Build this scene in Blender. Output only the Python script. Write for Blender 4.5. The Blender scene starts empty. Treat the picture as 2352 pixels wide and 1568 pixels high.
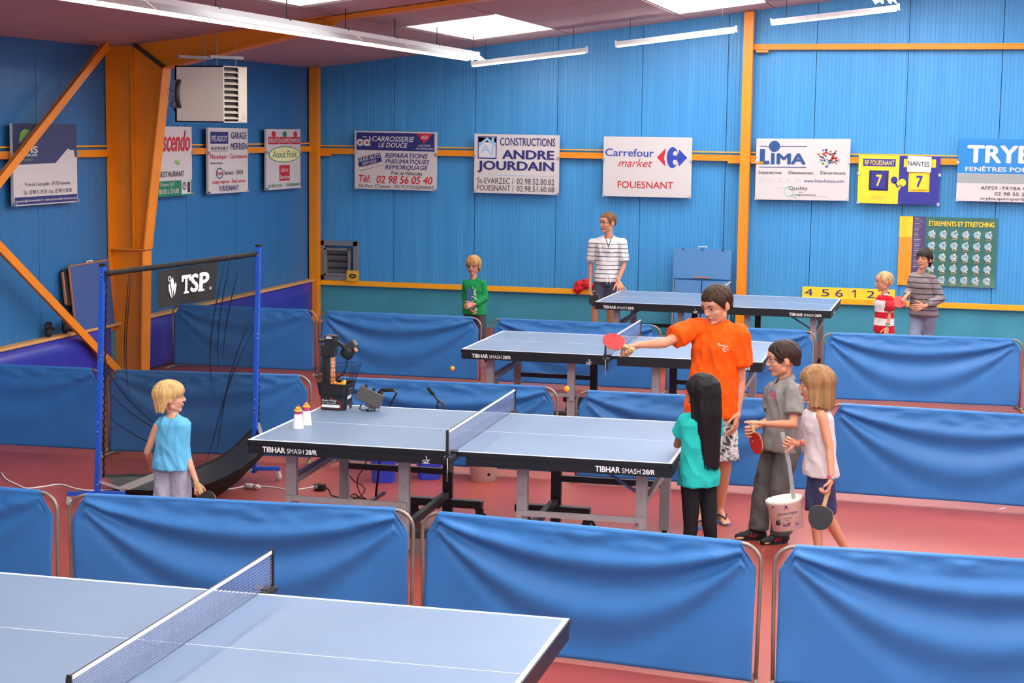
import bpy, bmesh, math, random
from mathutils import Vector, Matrix, noise
random.seed(7)
scene = bpy.context.scene
COL = scene.collection
PI = math.pi
V = Vector

# ---------------------------------------------------------------- camera, world, lights, exposure
F_PX = 3956.38
CAM = V((0.0, 0.0, 2.764))
R_ = V((0.96776867, 0.25149249, 0.01324101))
U_ = V((-0.04350183, 0.11515014, 0.99239510))
W_ = V((-0.24805521, 0.96098490, -0.12237908))
cd = bpy.data.cameras.new('camera')
cam = bpy.data.objects.new('camera', cd); COL.objects.link(cam)
cd.sensor_width = 36.0; cd.lens = F_PX / 2352 * 36.0; cd.clip_end = 200
cam.matrix_world = Matrix(((R_.x, U_.x, -W_.x, CAM.x), (R_.y, U_.y, -W_.y, CAM.y), (R_.z, U_.z, -W_.z, CAM.z), (0, 0, 0, 1)))
cd.dof.use_dof = False
scene.camera = cam
scene.view_settings.view_transform = 'Standard'
scene.view_settings.look = 'None'
scene.view_settings.gamma = 1
scene.view_settings.use_curve_mapping = False
scene.view_settings.exposure = 0.46
world = bpy.data.worlds.new('world'); scene.world = world; world.use_nodes = True
world.node_tree.nodes['Background'].inputs[0].default_value = (0.93, 0.97, 1.0, 1)
world.node_tree.nodes['Background'].inputs[1].default_value = 1.5
SKY_PANEL = 7.0      # translucent roof panels
TUBE = 44.0            # fluorescent tubes

def ray(x, y):
    return (W_ + R_ * ((x - 1176) / F_PX) - U_ * ((y - 784) / F_PX))
def aY(x, y, Y):       # point on the plane of that depth behind a measured spot of the photograph
    d = ray(x, y); return CAM + d * (Y / d.y)
def aZ(x, y, Z=0.0):
    d = ray(x, y); return CAM + d * ((Z - CAM.z) / d.z)
def aX(x, y, X):
    d = ray(x, y); return CAM + d * (X / d.x)

# ---------------------------------------------------------------- materials
def lin(c):
    def f(v):
        v /= 255.0
        return v / 12.92 if v <= 0.04045 else ((v + 0.055) / 1.055) ** 2.4
    return (f(c[0]), f(c[1]), f(c[2]), 1.0)
MATS = {}
def mat(name, rgb, rough=0.6, metal=0.0, spec=0.5, var=0.0, vscale=6.0, bump=0.0, bscale=60.0, stretch=None, emit=0.0, sheen=0.0):
    if name in MATS: return MATS[name]
    m = bpy.data.materials.new(name); m.use_nodes = True
    nt = m.node_tree; b = nt.nodes['Principled BSDF']
    b.inputs['Base Color'].default_value = lin(rgb)
    b.inputs['Roughness'].default_value = rough
    b.inputs['Metallic'].default_value = metal
    b.inputs['Specular IOR Level'].default_value = spec
    if sheen: b.inputs['Sheen Weight'].default_value = sheen
    if emit:
        b.inputs['Emission Color'].default_value = lin(rgb); b.inputs['Emission Strength'].default_value = emit
    if var or bump:
        tc = nt.nodes.new('ShaderNodeTexCoord'); mp = nt.nodes.new('ShaderNodeMapping')
        nt.links.new(tc.outputs['Object'], mp.inputs[0])
        if stretch: mp.inputs['Scale'].default_value = stretch
    if var:
        nz = nt.nodes.new('ShaderNodeTexNoise'); nz.inputs['Scale'].default_value = vscale; nz.inputs['Detail'].default_value = 5
        nt.links.new(mp.outputs[0], nz.inputs['Vector'])
        mx = nt.nodes.new('ShaderNodeMix'); mx.data_type = 'RGBA'
        L = lin(rgb)
        mx.inputs[6].default_value = (L[0] * (1 - var), L[1] * (1 - var), L[2] * (1 - var), 1)
        mx.inputs[7].default_value = (min(1, L[0] * (1 + var)), min(1, L[1] * (1 + var)), min(1, L[2] * (1 + var)), 1)
        cr = nt.nodes.new('ShaderNodeMapRange'); cr.inputs[1].default_value = 0.3; cr.inputs[2].default_value = 0.7
        nt.links.new(nz.outputs['Fac'], cr.inputs[0]); nt.links.new(cr.outputs[0], mx.inputs[0])
        nt.links.new(mx.outputs[2], b.inputs['Base Color'])
    if bump:
        n2 = nt.nodes.new('ShaderNodeTexNoise'); n2.inputs['Scale'].default_value = bscale; n2.inputs['Detail'].default_value = 4
        nt.links.new(mp.outputs[0], n2.inputs['Vector'])
        bp = nt.nodes.new('ShaderNodeBump'); bp.inputs['Strength'].default_value = bump; bp.inputs['Distance'].default_value = 0.01
        nt.links.new(n2.outputs['Fac'], bp.inputs['Height']); nt.links.new(bp.outputs[0], b.inputs['Normal'])
    MATS[name] = m
    return m
def emis(name, rgb, s):
    m = bpy.data.materials.new(name); m.use_nodes = True
    nt = m.node_tree; nt.nodes.remove(nt.nodes['Principled BSDF'])
    e = nt.nodes.new('ShaderNodeEmission'); e.inputs[0].default_value = lin(rgb); e.inputs[1].default_value = s
    nt.links.new(e.outputs[0], nt.nodes['Material Output'].inputs[0]); return m
def sheer(name, rgb, opacity, rough=0.7, grid=None):
    """woven mesh: opaque threads with clear holes"""
    m = mat(name, rgb, rough); nt = m.node_tree; b = nt.nodes['Principled BSDF']; out = nt.nodes['Material Output']
    tr = nt.nodes.new('ShaderNodeBsdfTransparent'); mx = nt.nodes.new('ShaderNodeMixShader')
    nt.links.new(tr.outputs[0], mx.inputs[1]); nt.links.new(b.outputs[0], mx.inputs[2]); nt.links.new(mx.outputs[0], out.inputs[0])
    if grid is None:
        mx.inputs[0].default_value = opacity
    else:
        gx, gz, w = grid
        tc = nt.nodes.new('ShaderNodeTexCoord'); sp = nt.nodes.new('ShaderNodeSeparateXYZ'); nt.links.new(tc.outputs['Object'], sp.inputs[0])
        outs = []
        for k, g in ((1, gx), (2, gz)):
            md = nt.nodes.new('ShaderNodeMath'); md.operation = 'PINGPONG'; md.inputs[1].default_value = g / 2
            nt.links.new(sp.outputs[k], md.inputs[0])
            lt = nt.nodes.new('ShaderNodeMath'); lt.operation = 'LESS_THAN'; lt.inputs[1].default_value = w / 2
            nt.links.new(md.outputs[0], lt.inputs[0]); outs.append(lt)
        mxm = nt.nodes.new('ShaderNodeMath'); mxm.operation = 'MAXIMUM'
        nt.links.new(outs[0].outputs[0], mxm.inputs[0]); nt.links.new(outs[1].outputs[0], mxm.inputs[1])
        nt.links.new(mxm.outputs[0], mx.inputs[0])
    return m

M_white = mat('white_paint', (236, 232, 230), 0.5)
M_signw = mat('sign_white', (206, 198, 198), 0.45)
M_steel = mat('grey_steel', (158, 154, 156), 0.45, 0.1, var=0.08)
M_dsteel = mat('dark_steel', (58, 54, 56), 0.45, 0.3)
M_chrome = mat('bright_steel', (190, 190, 192), 0.3, 0.9)
M_tube = mat('barrier_tube', (140, 130, 122), 0.4, 0.6, var=0.1, vscale=30)
M_black = mat('black_plastic', (24, 24, 26), 0.45)
M_rubber = mat('black_rubber', (18, 18, 18), 0.8)
M_orange = mat('orange_steel', (232, 136, 6), 0.42, var=0.06, vscale=3)
M_yel = mat('yellow_trim', (250, 170, 20), 0.45)
M_brass = mat('foot_cap', (170, 145, 95), 0.6)
M_cream = mat('cream_plastic', (240, 234, 222), 0.4)
M_net = mat('net_tape', (235, 232, 232), 0.7)

# wall cladding: blue painted metal with fine vertical ribs and scuffs
def cladding(name, rgb, axis):
    m = mat(name, rgb, 0.42); nt = m.node_tree; b = nt.nodes['Principled BSDF']
    tc = nt.nodes.new('ShaderNodeTexCoord'); sp = nt.nodes.new('ShaderNodeSeparateXYZ'); nt.links.new(tc.outputs['Object'], sp.inputs[0])
    wv = nt.nodes.new('ShaderNodeMath'); wv.operation = 'PINGPONG'; wv.inputs[1].default_value = 0.025
    nt.links.new(sp.outputs[axis], wv.inputs[0])
    rr = nt.nodes.new('ShaderNodeMapRange'); rr.inputs[1].default_value = 0.0; rr.inputs[2].default_value = 0.005
    nt.links.new(wv.outputs[0], rr.inputs[0])
    mp = nt.nodes.new('ShaderNodeMapping'); mp.inputs['Scale'].default_value = (9, 9, 0.25); nt.links.new(tc.outputs['Object'], mp.inputs[0])
    nz = nt.nodes.new('ShaderNodeTexNoise'); nz.inputs['Scale'].default_value = 2.0; nz.inputs['Detail'].default_value = 6
    nt.links.new(mp.outputs[0], nz.inputs['Vector'])
    mr = nt.nodes.new('ShaderNodeMapRange'); mr.inputs[1].default_value = 0.3; mr.inputs[2].default_value = 0.7
    nt.links.new(nz.outputs['Fac'], mr.inputs[0])
    mx = nt.nodes.new('ShaderNodeMix'); mx.data_type = 'RGBA'
    L = lin(rgb)
    mx.inputs[6].default_value = (L[0] * .86, L[1] * .9, L[2] * .93, 1); mx.inputs[7].default_value = (min(1, L[0] * 1.15), min(1, L[1] * 1.08), min(1, L[2] * 1.06), 1)
    nt.links.new(mr.outputs[0], mx.inputs[0])
    m2 = nt.nodes.new('ShaderNodeMix'); m2.data_type = 'RGBA'; m2.inputs[6].default_value = (L[0] * .72, L[1] * .78, L[2] * .84, 1)
    nt.links.new(rr.outputs[0], m2.inputs[0]); nt.links.new(mx.outputs[2], m2.inputs[7]); nt.links.new(m2.outputs[2], b.inputs['Base Color'])
    bp = nt.nodes.new('ShaderNodeBump'); bp.inputs['Strength'].default_value = 0.5; bp.inputs['Distance'].default_value = 0.004
    nt.links.new(rr.outputs[0], bp.inputs['Height']); nt.links.new(bp.outputs[0], b.inputs['Normal'])
    return m
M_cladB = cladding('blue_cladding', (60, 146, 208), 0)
M_cladL = cladding('blue_cladding_shaded', (42, 110, 168), 1)  # same cladding; the left wall's weaker light is put into its base colour
M_teal = mat('teal_render', (58, 140, 165), 0.8, var=0.08, vscale=3, bump=0.35, bscale=45)
M_floor = mat('red_floor', (152, 64, 54), 0.44, spec=0.6, var=0.09, vscale=1.6, bump=0.04, bscale=120)
M_tile = mat('ceiling_tile', (186, 158, 156), 0.9, var=0.03, vscale=60, bump=0.15, bscale=150)
M_gap = mat('tile_joint', (92, 72, 74), 0.9)
M_fabric = mat('barrier_fabric', (50, 114, 182), 0.42, spec=0.35, var=0.05, vscale=5, bump=0.12, bscale=14)
M_pad = mat('pad_vinyl', (44, 48, 158), 0.35, var=0.08, vscale=4, bump=0.15, bscale=8)
M_top = mat('table_blue', (108, 130, 160), 0.45, spec=0.5, var=0.05, vscale=2.5)
M_line = mat('table_line', (238, 240, 242), 0.5)
M_letter = mat('white_lettering', (240, 240, 240), 0.5)

# ---------------------------------------------------------------- mesh helpers
class MB:
    def __init__(s): s.v = []; s.f = []; s.m = []; s.ms = []; s.sm = []
    def slot(s, m):
        if m is None:
            if not s.ms: s.ms.append(None)
            return 0
        if m not in s.ms: s.ms.append(m)
        return s.ms.index(m)
    def add(s, vs, fs, m=None, smooth=False):
        o = len(s.v); k = s.slot(m); s.v += [tuple(v) for v in vs]
        for f in fs: s.f.append(tuple(i + o for i in f)); s.m.append(k); s.sm.append(smooth)
        return s
    def box(s, c, d, m=None, R=None):
        c = V(c); hx, hy, hz = d[0] / 2, d[1] / 2, d[2] / 2
        vs = [V((x, y, z)) for x in (-hx, hx) for y in (-hy, hy) for z in (-hz, hz)]
        if R is not None: vs = [R @ v for v in vs]
        return s.add([c + v for v in vs], [(0, 1, 3, 2), (4, 6, 7, 5), (0, 4, 5, 1), (2, 3, 7, 6), (0, 2, 6, 4), (1, 5, 7, 3)], m)
    def bar(s, a, b, w, h, up=(0, 0, 1), m=None):
        a = V(a); b = V(b); d = (b - a); L = d.length; d.normalize(); u = V(up); r = d.cross(u).normalized(); u = r.cross(d)
        R = Matrix((r, d, u)).transposed()
        return s.box((a + b) / 2, (w, L, h), m, R)
    def quad(s, a, b, c, d, m=None): return s.add([a, b, c, d], [(0, 1, 2, 3)], m)
    def tube(s, pts, r, n=10, m=None, caps=True, radii=None):
        pts = [V(p) for p in pts]; N = len(pts); vs = []; fs = []
        t0 = (pts[1] - pts[0]).normalized(); ref = V((0, 0, 1)) if abs(t0.z) < 0.9 else V((1, 0, 0)); nrm = t0.cross(ref).normalized()
        for i, p in enumerate(pts):
            t = (pts[min(i + 1, N - 1)] - pts[max(i - 1, 0)]).normalized()
            nrm = (nrm - t * nrm.dot(t)).normalized(); bn = t.cross(nrm); rr = radii[i] if radii else r
            for k in range(n):
                a = 2 * PI * k / n; vs.append(p + nrm * (math.cos(a) * rr) + bn * (math.sin(a) * rr))
        for i in range(N - 1):
            for k in range(n): fs.append((i * n + k, i * n + (k + 1) % n, (i + 1) * n + (k + 1) % n, (i + 1) * n + k))
        s.add(vs, fs, m, True)
        if caps: s.add(vs[:n], [tuple(range(n))[::-1]], m); s.add(vs[-n:], [tuple(range(n))], m)
        return s
    def lathe(s, prof, c=(0, 0, 0), n=24, m=None, R=None, smooth=True):
        vs = []; fs = []; c = V(c)
        for (r, z) in prof:
            for k in range(n):
                a = 2 * PI * k / n; v = V((r * math.cos(a), r * math.sin(a), z))
                vs.append(c + (R @ v if R is not None else v))
        for i in range(len(prof) - 1):
            for k in range(n): fs.append((i * n + k, i * n + (k + 1) % n, (i + 1) * n + (k + 1) % n, (i + 1) * n + k))
        return s.add(vs, fs, m, smooth)
    def ball(s, c, r, n=14, m=None, R=None):
        rx, ry, rz = r if isinstance(r, (tuple, list)) else (r, r, r); c = V(c); vs = []; fs = []; k2 = max(4, n * 2 // 3)
        for i in range(k2 + 1):
            t = PI * i / k2
            for j in range(n):
                a = 2 * PI * j / n; v = V((rx * math.sin(t) * math.cos(a), ry * math.sin(t) * math.sin(a), rz * math.cos(t)))
                vs.append(c + (R @ v if R is not None else v))
        for i in range(k2):
            for j in range(n): fs.append((i * n + j, (i + 1) * n + j, (i + 1) * n + (j + 1) % n, i * n + (j + 1) % n))
        return s.add(vs, fs, m, True)
    def prism(s, pts, d, m=None):
        """closed polygon pts (3D) extruded along vector d"""
        n = len(pts); d = V(d); a = [V(p) for p in pts]; b = [p + d for p in a]
        s.add(a + b, [tuple(range(n))[::-1], tuple(range(n, 2 * n))] + [(i, (i + 1) % n, n + (i + 1) % n, n + i) for i in range(n)], m); return s
    def mesh(s, name, material=None):
        me = bpy.data.meshes.new(name); me.from_pydata(s.v, [], s.f)
        mats = [x if x is not None else material for x in s.ms] or [material]
        for x in mats: me.materials.append(x)
        me.polygons.foreach_set('material_index', s.m); me.polygons.foreach_set('use_smooth', s.sm)
        bm = bmesh.new(); bm.from_mesh(me); bmesh.ops.remove_doubles(bm, verts=bm.verts, dist=1e-6); bmesh.ops.recalc_face_normals(bm, faces=bm.faces)
        bm.to_mesh(me); bm.free(); me.update(); return me
    def build(s, name, material=None, parent=None, loc=None, bevel=0.0):
        o = bpy.data.objects.new(name, s.mesh(name, material)); COL.objects.link(o)
        if parent is not None: o.parent = parent
        if loc is not None: o.location = loc
        if bevel:
            b = o.modifiers.new('bevel', 'BEVEL'); b.width = bevel; b.segments = 2; b.limit_method = 'ANGLE'
        return o

def tag(o, label=None, cat=None, group=None, kind=None):
    if label: o['label'] = label
    if cat: o['category'] = cat
    if group: o['group'] = group
    if kind: o['kind'] = kind
    return o
def empty(name, loc=(0, 0, 0), rz=0.0, label=None, cat=None, group=None):
    o = bpy.data.objects.new(name, None); COL.objects.link(o); o.location = loc; o.rotation_euler = (0, 0, rz); o.empty_display_size = 0.1
    return tag(o, label, cat, group)
def kids(o): return [c for c in bpy.data.objects if c.parent is o]
def copy_tree(o, parent=None):
    c = o.copy(); COL.objects.link(c)
    if parent is not None: c.parent = parent
    for ch in kids(o): copy_tree(ch, c)
    return c
def strokes(paths, w):
    """flat strokes in 2D as quads -> verts, faces"""
    vs = []; fs = []
    for p in paths:
        for a, b in zip(p[:-1], p[1:]):
            a = V(a); b = V(b); d = (b - a)
            if d.length < 1e-9: continue
            d.normalize(); n = V((-d.y, d.x)) * w / 2; e = d * w * .3; k = len(vs)
            vs += [a - e + n, a - e - n, b + e - n, b + e + n]; fs.append((k, k + 1, k + 2, k + 3))
    return vs, fs
_tc = {}
def text2d(body, bold=0.0, shear=0.0):
    key = (body, bold, shear)
    if key in _tc: return _tc[key]
    cu = bpy.data.curves.new('t', 'FONT'); cu.body = body; cu.shear = shear; cu.resolution_u = 3; cu.fill_mode = 'FRONT'
    o = bpy.data.objects.new('t', cu); COL.objects.link(o)
    dg = bpy.context.evaluated_depsgraph_get(); me = bpy.data.meshes.new_from_object(o.evaluated_get(dg))
    vs = [V((v.co.x, v.co.y)) for v in me.vertices]; fs = [tuple(p.vertices) for p in me.polygons]
    bpy.data.objects.remove(o); bpy.data.curves.remove(cu); bpy.data.meshes.remove(me)
    if bold:
        d = bold * .62; n0 = len(vs); base = vs; f0 = fs; vs = []; fs = []
        for k, (dx, dy) in enumerate(((-d, 0), (d, 0), (0, -d * .7), (0, d * .7))):
            vs += [V((v.x + dx, v.y + dy, .22 * k)) for v in base]; fs += [tuple(i + k * n0 for i in f) for f in f0]
    x0 = min(v.x for v in vs); x1 = max(v.x for v in vs); y0 = min(v.y for v in vs); y1 = max(v.y for v in vs)
    r = ([V(((v.x - x0) / (x1 - x0), (v.y - y0) / (y1 - y0), v.z if len(v) == 3 else 0)) for v in vs], fs); _tc[key] = r
    return r
class Print:
    """flat print on a board; u to the right, v downwards, both 0..1; each item lies a hair above the one before"""
    def __init__(s, origin, ux, vy, nrm):
        s.o = V(origin); s.u = V(ux); s.v = V(vy); s.n = V(nrm).normalized(); s.mb = MB(); s.k = 1
    def P(s, u, v, lift): return s.o + s.u * u + s.v * v + s.n * (0.0012 * lift)
    def poly(s, pts, m, lift=1): s.mb.add([s.P(u, v, lift) for u, v in pts], [tuple(range(len(pts)))], m); return s
    def rect(s, x0, y0, x1, y1, m, lift=1): return s.poly([(x0, y0), (x1, y0), (x1, y1), (x0, y1)], m, lift)
    def disc(s, cx, cy, rx, ry, m, lift=1, n=28): return s.poly([(cx + rx * math.cos(2 * PI * k / n), cy + ry * math.sin(2 * PI * k / n)) for k in range(n)], m, lift)
    def ring(s, cx, cy, rx, ry, t, m, lift=1, a0=0, a1=2 * PI, n=28):
        r = s.u.length / s.v.length
        for k in range(n):
            a = a0 + (a1 - a0) * k / n; b = a0 + (a1 - a0) * (k + 1) / n; ti = t; tj = t * r
            s.poly([(cx + rx * math.cos(a), cy + ry * math.sin(a)), (cx + rx * math.cos(b), cy + ry * math.sin(b)),
                    (cx + (rx - ti) * math.cos(b), cy + (ry - tj) * math.sin(b)), (cx + (rx - ti) * math.cos(a), cy + (ry - tj) * math.sin(a))], m, lift)
        return s
    def text(s, body, x0, y0, x1, y1, m, bold=0.0, shear=0.0, lift=3, tilt=0.0):
        vs, fs = text2d(body, bold, shear)
        s.mb.add([s.P(x0 + (x1 - x0) * v.x, y1 + (y0 - y1) * v.y + tilt * v.x, lift + v.z) for v in vs], fs, m); return s
    def lines(s, paths, w, m, lift=3):
        W = s.u.length; H = s.v.length
        vs, fs = strokes([[(x * W, y * H) for x, y in p] for p in paths], w)
        s.mb.add([s.P(v.x / W, v.y / H, lift) for v in vs], fs, m); return s
# ---------------------------------------------------------------- the hall
XL, YB, XR, YF = -8.91, 23.14, 12.0, -6.6
SL = 0.1253
def zc(x): return 3.577 + SL * (min(x, 4.0) - XL) - SL * max(0, x - 4.0)
def struct(o): o['kind'] = 'structure'; return o

struct(MB().box(((XL + XR) / 2, (YB + YF) / 2, -0.05), (XR - XL + .4, YB - YF + .4, 0.1)).build('floor', M_floor))
# back wall: rendered plinth wall below, blue cladding panels above
wb = struct(MB().box(((XL + XR) / 2, YB + .02, .26), (XR - XL, .1, .52), M_teal).box(((XL + XR) / 2, YB + .08, 2.9), (XR - XL + .4, .02, 5.8), mat('wall_core', (40, 90, 140), .7)).build('wall_back', M_teal))
xs = [XL, -7.72, -6.54, -5.375, -4.21, -3.06, -1.9, -.725, .45] + [.45 + 1.17 * k for k in range(1, 11)]
for a, b in zip(xs[:-1], xs[1:]):
    g = .004; top = min(zc(a), zc(b))
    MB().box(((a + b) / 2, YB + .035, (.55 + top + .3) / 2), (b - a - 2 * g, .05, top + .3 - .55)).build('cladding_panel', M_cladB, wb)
wl = struct(MB().box((XL - .08, (YB + YF) / 2, 1.9), (.02, YB - YF, 3.9), mat('wall_core', (40, 90, 140), .7)).box((XL - .02, (YB + YF) / 2, .26), (.1, YB - YF, .52), M_teal).build('wall_left', M_teal))
ys = [YB - .02, 21.9, 20.4, 18.94, 17.22, 15.52, 13.8, 12.1, 10.4, 8.7, 7.0, 5.3, 3.6, 1.9, .2, -1.5, -3.2, -4.9, YF]
for a, b in zip(ys[:-1], ys[1:]):
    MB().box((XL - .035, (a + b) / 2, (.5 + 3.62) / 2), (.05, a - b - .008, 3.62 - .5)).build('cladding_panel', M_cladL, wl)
# ceiling: backing sheet and tiles hung a little proud of it; translucent roof panels between
cx = [XL, -7.92, -6.29, -5.17, -3.6, -2.46, -0.85, .3, 1.9, 3.0, 4.0]
cy = [YB, 22.12, 20.6, 19.1, 17.5, 15.93, 14.4, 12.9, 11.3, 9.72, 8.2, 6.7, 5.1, 3.5, 2.0, .5, -1.2, -2.7, -4.2, -5.4, YF]
def cpt(x, y, dz=0): return V((x, y, zc(x) + dz))
mb = MB()
for a, b in ((XL - .2, 4.0), (4.0, XR + .2)):
    mb.prism([cpt(a, YF, .06), cpt(b, YF, .06), cpt(b, YB + .1, .06), cpt(a, YB + .1, .06)], (0, 0, .05))
ce = struct(mb.build('ceiling', M_gap))
M_sky = emis('roof_panel', (250, 253, 255), SKY_PANEL); M_sky2 = emis('dull_roof_panel', (250, 253, 255), SKY_PANEL * .14)
struct(MB().box((XR + .05, (YB + YF) / 2, 2.2), (.1, YB - YF, 4.4)).build('wall_right', mat('far_wall_blue', (70, 140, 195), .6)))
rows_sky = [(22.12, 19.1), (15.93, 12.9), (9.72, 6.7), (3.5, .5), (-2.7, -5.4)]  # last row, unseen behind the camera, added to light the barrier fronts
cols_sky = [(-6.29, -5.17), (-3.6, -2.46), (-.85, .3), (1.9, 3.0), (5.6, 7.2), (8.8, 10.4)]  # last two columns, unseen beyond the ridge, added for light from the right
for i in range(len(cx) - 1):
    for j in range(len(cy) - 1):
        x0, x1, y1, y0 = cx[i], cx[i + 1], cy[j], cy[j + 1]
        if any(a - .01 <= x0 and x1 <= b + .01 for a, b in cols_sky) and any(d - .01 <= y0 and y1 <= c + .01 for c, d in rows_sky): continue
        g = .012
        MB().prism([cpt(x0 + g, y0 + g), cpt(x1 - g, y0 + g), cpt(x1 - g, y1 - g), cpt(x0 + g, y1 - g)], (0, 0, .03)).build('ceiling_tile', M_tile, ce)
for i in range(5):
    x0, x1 = 4.0 + 1.6 * i, 4.0 + 1.6 * (i + 1)
    for j in range(len(cy) - 1):
        y1, y0 = cy[j], cy[j + 1]
        if i in (1, 3) and any(d - .01 <= y0 and y1 <= c + .01 for c, d in rows_sky): continue
        MB().prism([cpt(x0 + .01, y0 + .01), cpt(x1 - .01, y0 + .01), cpt(x1 - .01, y1 - .01), cpt(x0 + .01, y1 - .01)], (0, 0, .03)).build('ceiling_tile', M_tile, ce)
n = 0
for ci, (a, b) in enumerate(cols_sky):
    for (c, d) in rows_sky:
        n += 1
        w = struct(MB().prism([cpt(a, d, .012), cpt(a, c, .012), cpt(a + .012, c, .012), cpt(a + .012, d, .012)], (0, 0, .03)).prism([cpt(b - .012, d, .012), cpt(b - .012, c, .012), cpt(b, c, .012), cpt(b, d, .012)], (0, 0, .03)).build('window_%d' % n, M_white))
        w['label'] = 'bright translucent daylight panel set into the pink ceiling'
        s = a + (b - a) * .63
        for p, q in ((a + .014, s - .008), (s + .008, b - .014)):
            MB().prism([cpt(p, d + .01, .015), cpt(q, d + .01, .015), cpt(q, c - .01, .015), cpt(p, c - .01, .015)], (0, 0, .01)).build('window_pane', M_sky2 if ci == 0 else M_sky, w)
struct(MB().box(((XL + XR) / 2, YB - .055, .558), (XR - XL, .07, .066), M_yel).box(((XL + XR) / 2, YB - .045, .522), (XR - XL, .075, .012), mat('ledge_edge', (120, 160, 170), .6)).build('trim_1', M_yel))
struct(MB().box((XL + .05, (YB + YF) / 2, .60), (.10, YB - YF, .03), mat('wood_ledge', (214, 160, 96), .6)).build('trim_2'))

# ---------------------------------------------------------------- orange steelwork
def thing(mb, name, label, cat, m, group=None, bevel=0.0, parent=None):
    o = mb.build(name, m, parent, bevel=bevel); return tag(o, label, cat, group)
def i_beam(mb, a, b, up, depth, fl, tw=.012, m=None):
    """I section from a to b; 'up' points across the web"""
    a = V(a); b = V(b); u = V(up).normalized()
    mb.bar(a, b, tw, depth, u, m)
    d = (b - a).normalized()
    for s in (-1, 1): mb.bar(a + u * s * (depth / 2 - tw / 2), b + u * s * (depth / 2 - tw / 2), fl, tw, u, m)
    return mb
YC = 17.05
col = empty('steel_column', (XL + .2, YC, 0), 0, 'broad tapered orange steel column standing against the left wall', 'column')
def L_(mb, name): o = mb.build(name, M_orange, None); o.parent = col; o.matrix_parent_inverse = Matrix.Translation(-V(col.location)); return o
zt = 3.59
mb = MB(); mb.prism([(XL, YC - .008, 0), (-8.54, YC - .008, 0), (-8.50, YC - .008, 1.41), (-8.50, YC - .008, 1.43), (-8.62, YC - .008, zt), (XL, YC - .008, zt)], (0, .016, 0)); L_(mb, 'web')
for sgn in (1,):
    mb = MB(); mb.box((XL + .008, YC, zt / 2), (.016, .2, zt)); L_(mb, 'flange')
    mb = MB(); mb.bar((-8.54, YC, 0), (-8.50, YC, 1.40), .2, .016, (1, 0, 0)); L_(mb, 'flange')
    mb = MB(); mb.bar((-8.49, YC, 1.42), (-8.24, YC, 3.37), .2, .016, (1, 0, 0)); L_(mb, 'flange')
mb = MB(); mb.prism([(-8.51, YC - .009, 1.43), (-8.26, YC - .009, 3.37), (-8.6, YC - .009, zt), (-8.63, YC - .009, zt)], (0, .018, 0)); L_(mb, 'haunch_plate')
mb = MB(); mb.box(((XL - 8.5) / 2, YC, 1.42), (-8.5 - XL, .19, .016)); L_(mb, 'stiffener')
mb = MB(); mb.bar((-8.62, YC, 1.43), (-8.62, YC, zt - .02), .16, .012, (1, 0, 0)); L_(mb, 'stiffener')
mb = MB(); mb.box((-8.7, YC, .01), (.46, .3, .02)); L_(mb, 'base_plate')
raf = empty('roof_beam', (-8.2, YC, 3.5), 0, 'orange steel roof beam rising from the column under the ceiling', 'beam')
def Rf(mb, name): o = mb.build(name, M_orange, None); o.parent = raf; o.matrix_parent_inverse = Matrix.Translation(-V(raf.location)); return o
mb = MB(); mb.prism([(-8.61, YC - .008, zc(-8.61) - .01), (-8.25, YC - .008, 3.36), (-6.35, YC - .008, zc(-6.35) - .10), (-6.25, YC - .008, zc(-6.25) - .03), (-6.25, YC - .008, zc(-6.25) - .01)], (0, .016, 0)); Rf(mb, 'haunch_web')
mb = MB(); mb.bar((-8.25, YC, 3.355), (-6.35, YC, zc(-6.35) - .105), .2, .016); Rf(mb, 'lower_flange')
mb = MB(); mb.bar((-8.59, YC, zc(-8.59) - .012), (-8.25, YC, 3.37), .18, .03, (1, 0, 1), M_dsteel); Rf(mb, 'joint_plate')
mb = MB(); mb.bar((-6.4, YC, zc(-6.4) - .03), (4.0, YC, zc(4.0) - .03), .17, .045); Rf(mb, 'lower_flange')
mb = MB(); mb.bar((XL + .05, YC, zc(XL) + .02), (-6.4, YC, zc(-6.4) - .0), .19, .016); Rf(mb, 'upper_flange')
thing(MB().box((XL + .078, YB - .19, 1.79), (.12, .14, 3.58)).box((XL + .10, YB - .19, .012), (.18, .24, .02)), 'corner_post', 'orange steel post in the far left corner of the hall', 'post', M_orange)
thing(MB().box((-2.775, YB - .14, 2.165), (.125, .14, 4.33)).box((-2.775, YB - .14, .012), (.22, .2, .02)), 'wall_post', 'tall orange steel post in front of the back wall, beside the white sign with flags', 'post', M_orange)
def rail(name, lab, a, b, h, d, up=(0, 0, 1), cleat=None):
    o = empty(name, a, 0, lab, 'rail'); a_ = V(a); b_ = V(b)
    m = MB().bar((0, 0, 0), b_ - a_, d, h, up).build('beam', M_orange, o)
    if name.startswith('wall_rail'):
        off = V((0, d * .55, .075)) if abs(b_.x - a_.x) > abs(b_.y - a_.y) else V((-d * .55, 0, .075))
        MB().bar(off, b_ - a_ + off, .03, .016).build('upper_lip', M_yel, o)
    for c in (cleat or []): MB().box(V(c) - a_, (.16, .1, .03)).build('cleat', M_orange, o)
    return o
rail('wall_rail', 'orange rail across the back wall behind the first three white signs', (XL + .11, YB - .06, 2.42), (-2.84, YB - .06, 2.42), .08, .05, cleat=[(XL + .2, YB - .08, 2.365), (-2.93, YB - .08, 2.365)])
rail('wall_rail', 'orange rail across the back wall right of the tall post', (-2.71, YB - .06, 2.42), (XR - 1, YB - .06, 2.42), .08, .05, cleat=[(-2.62, YB - .08, 2.365)])
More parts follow.
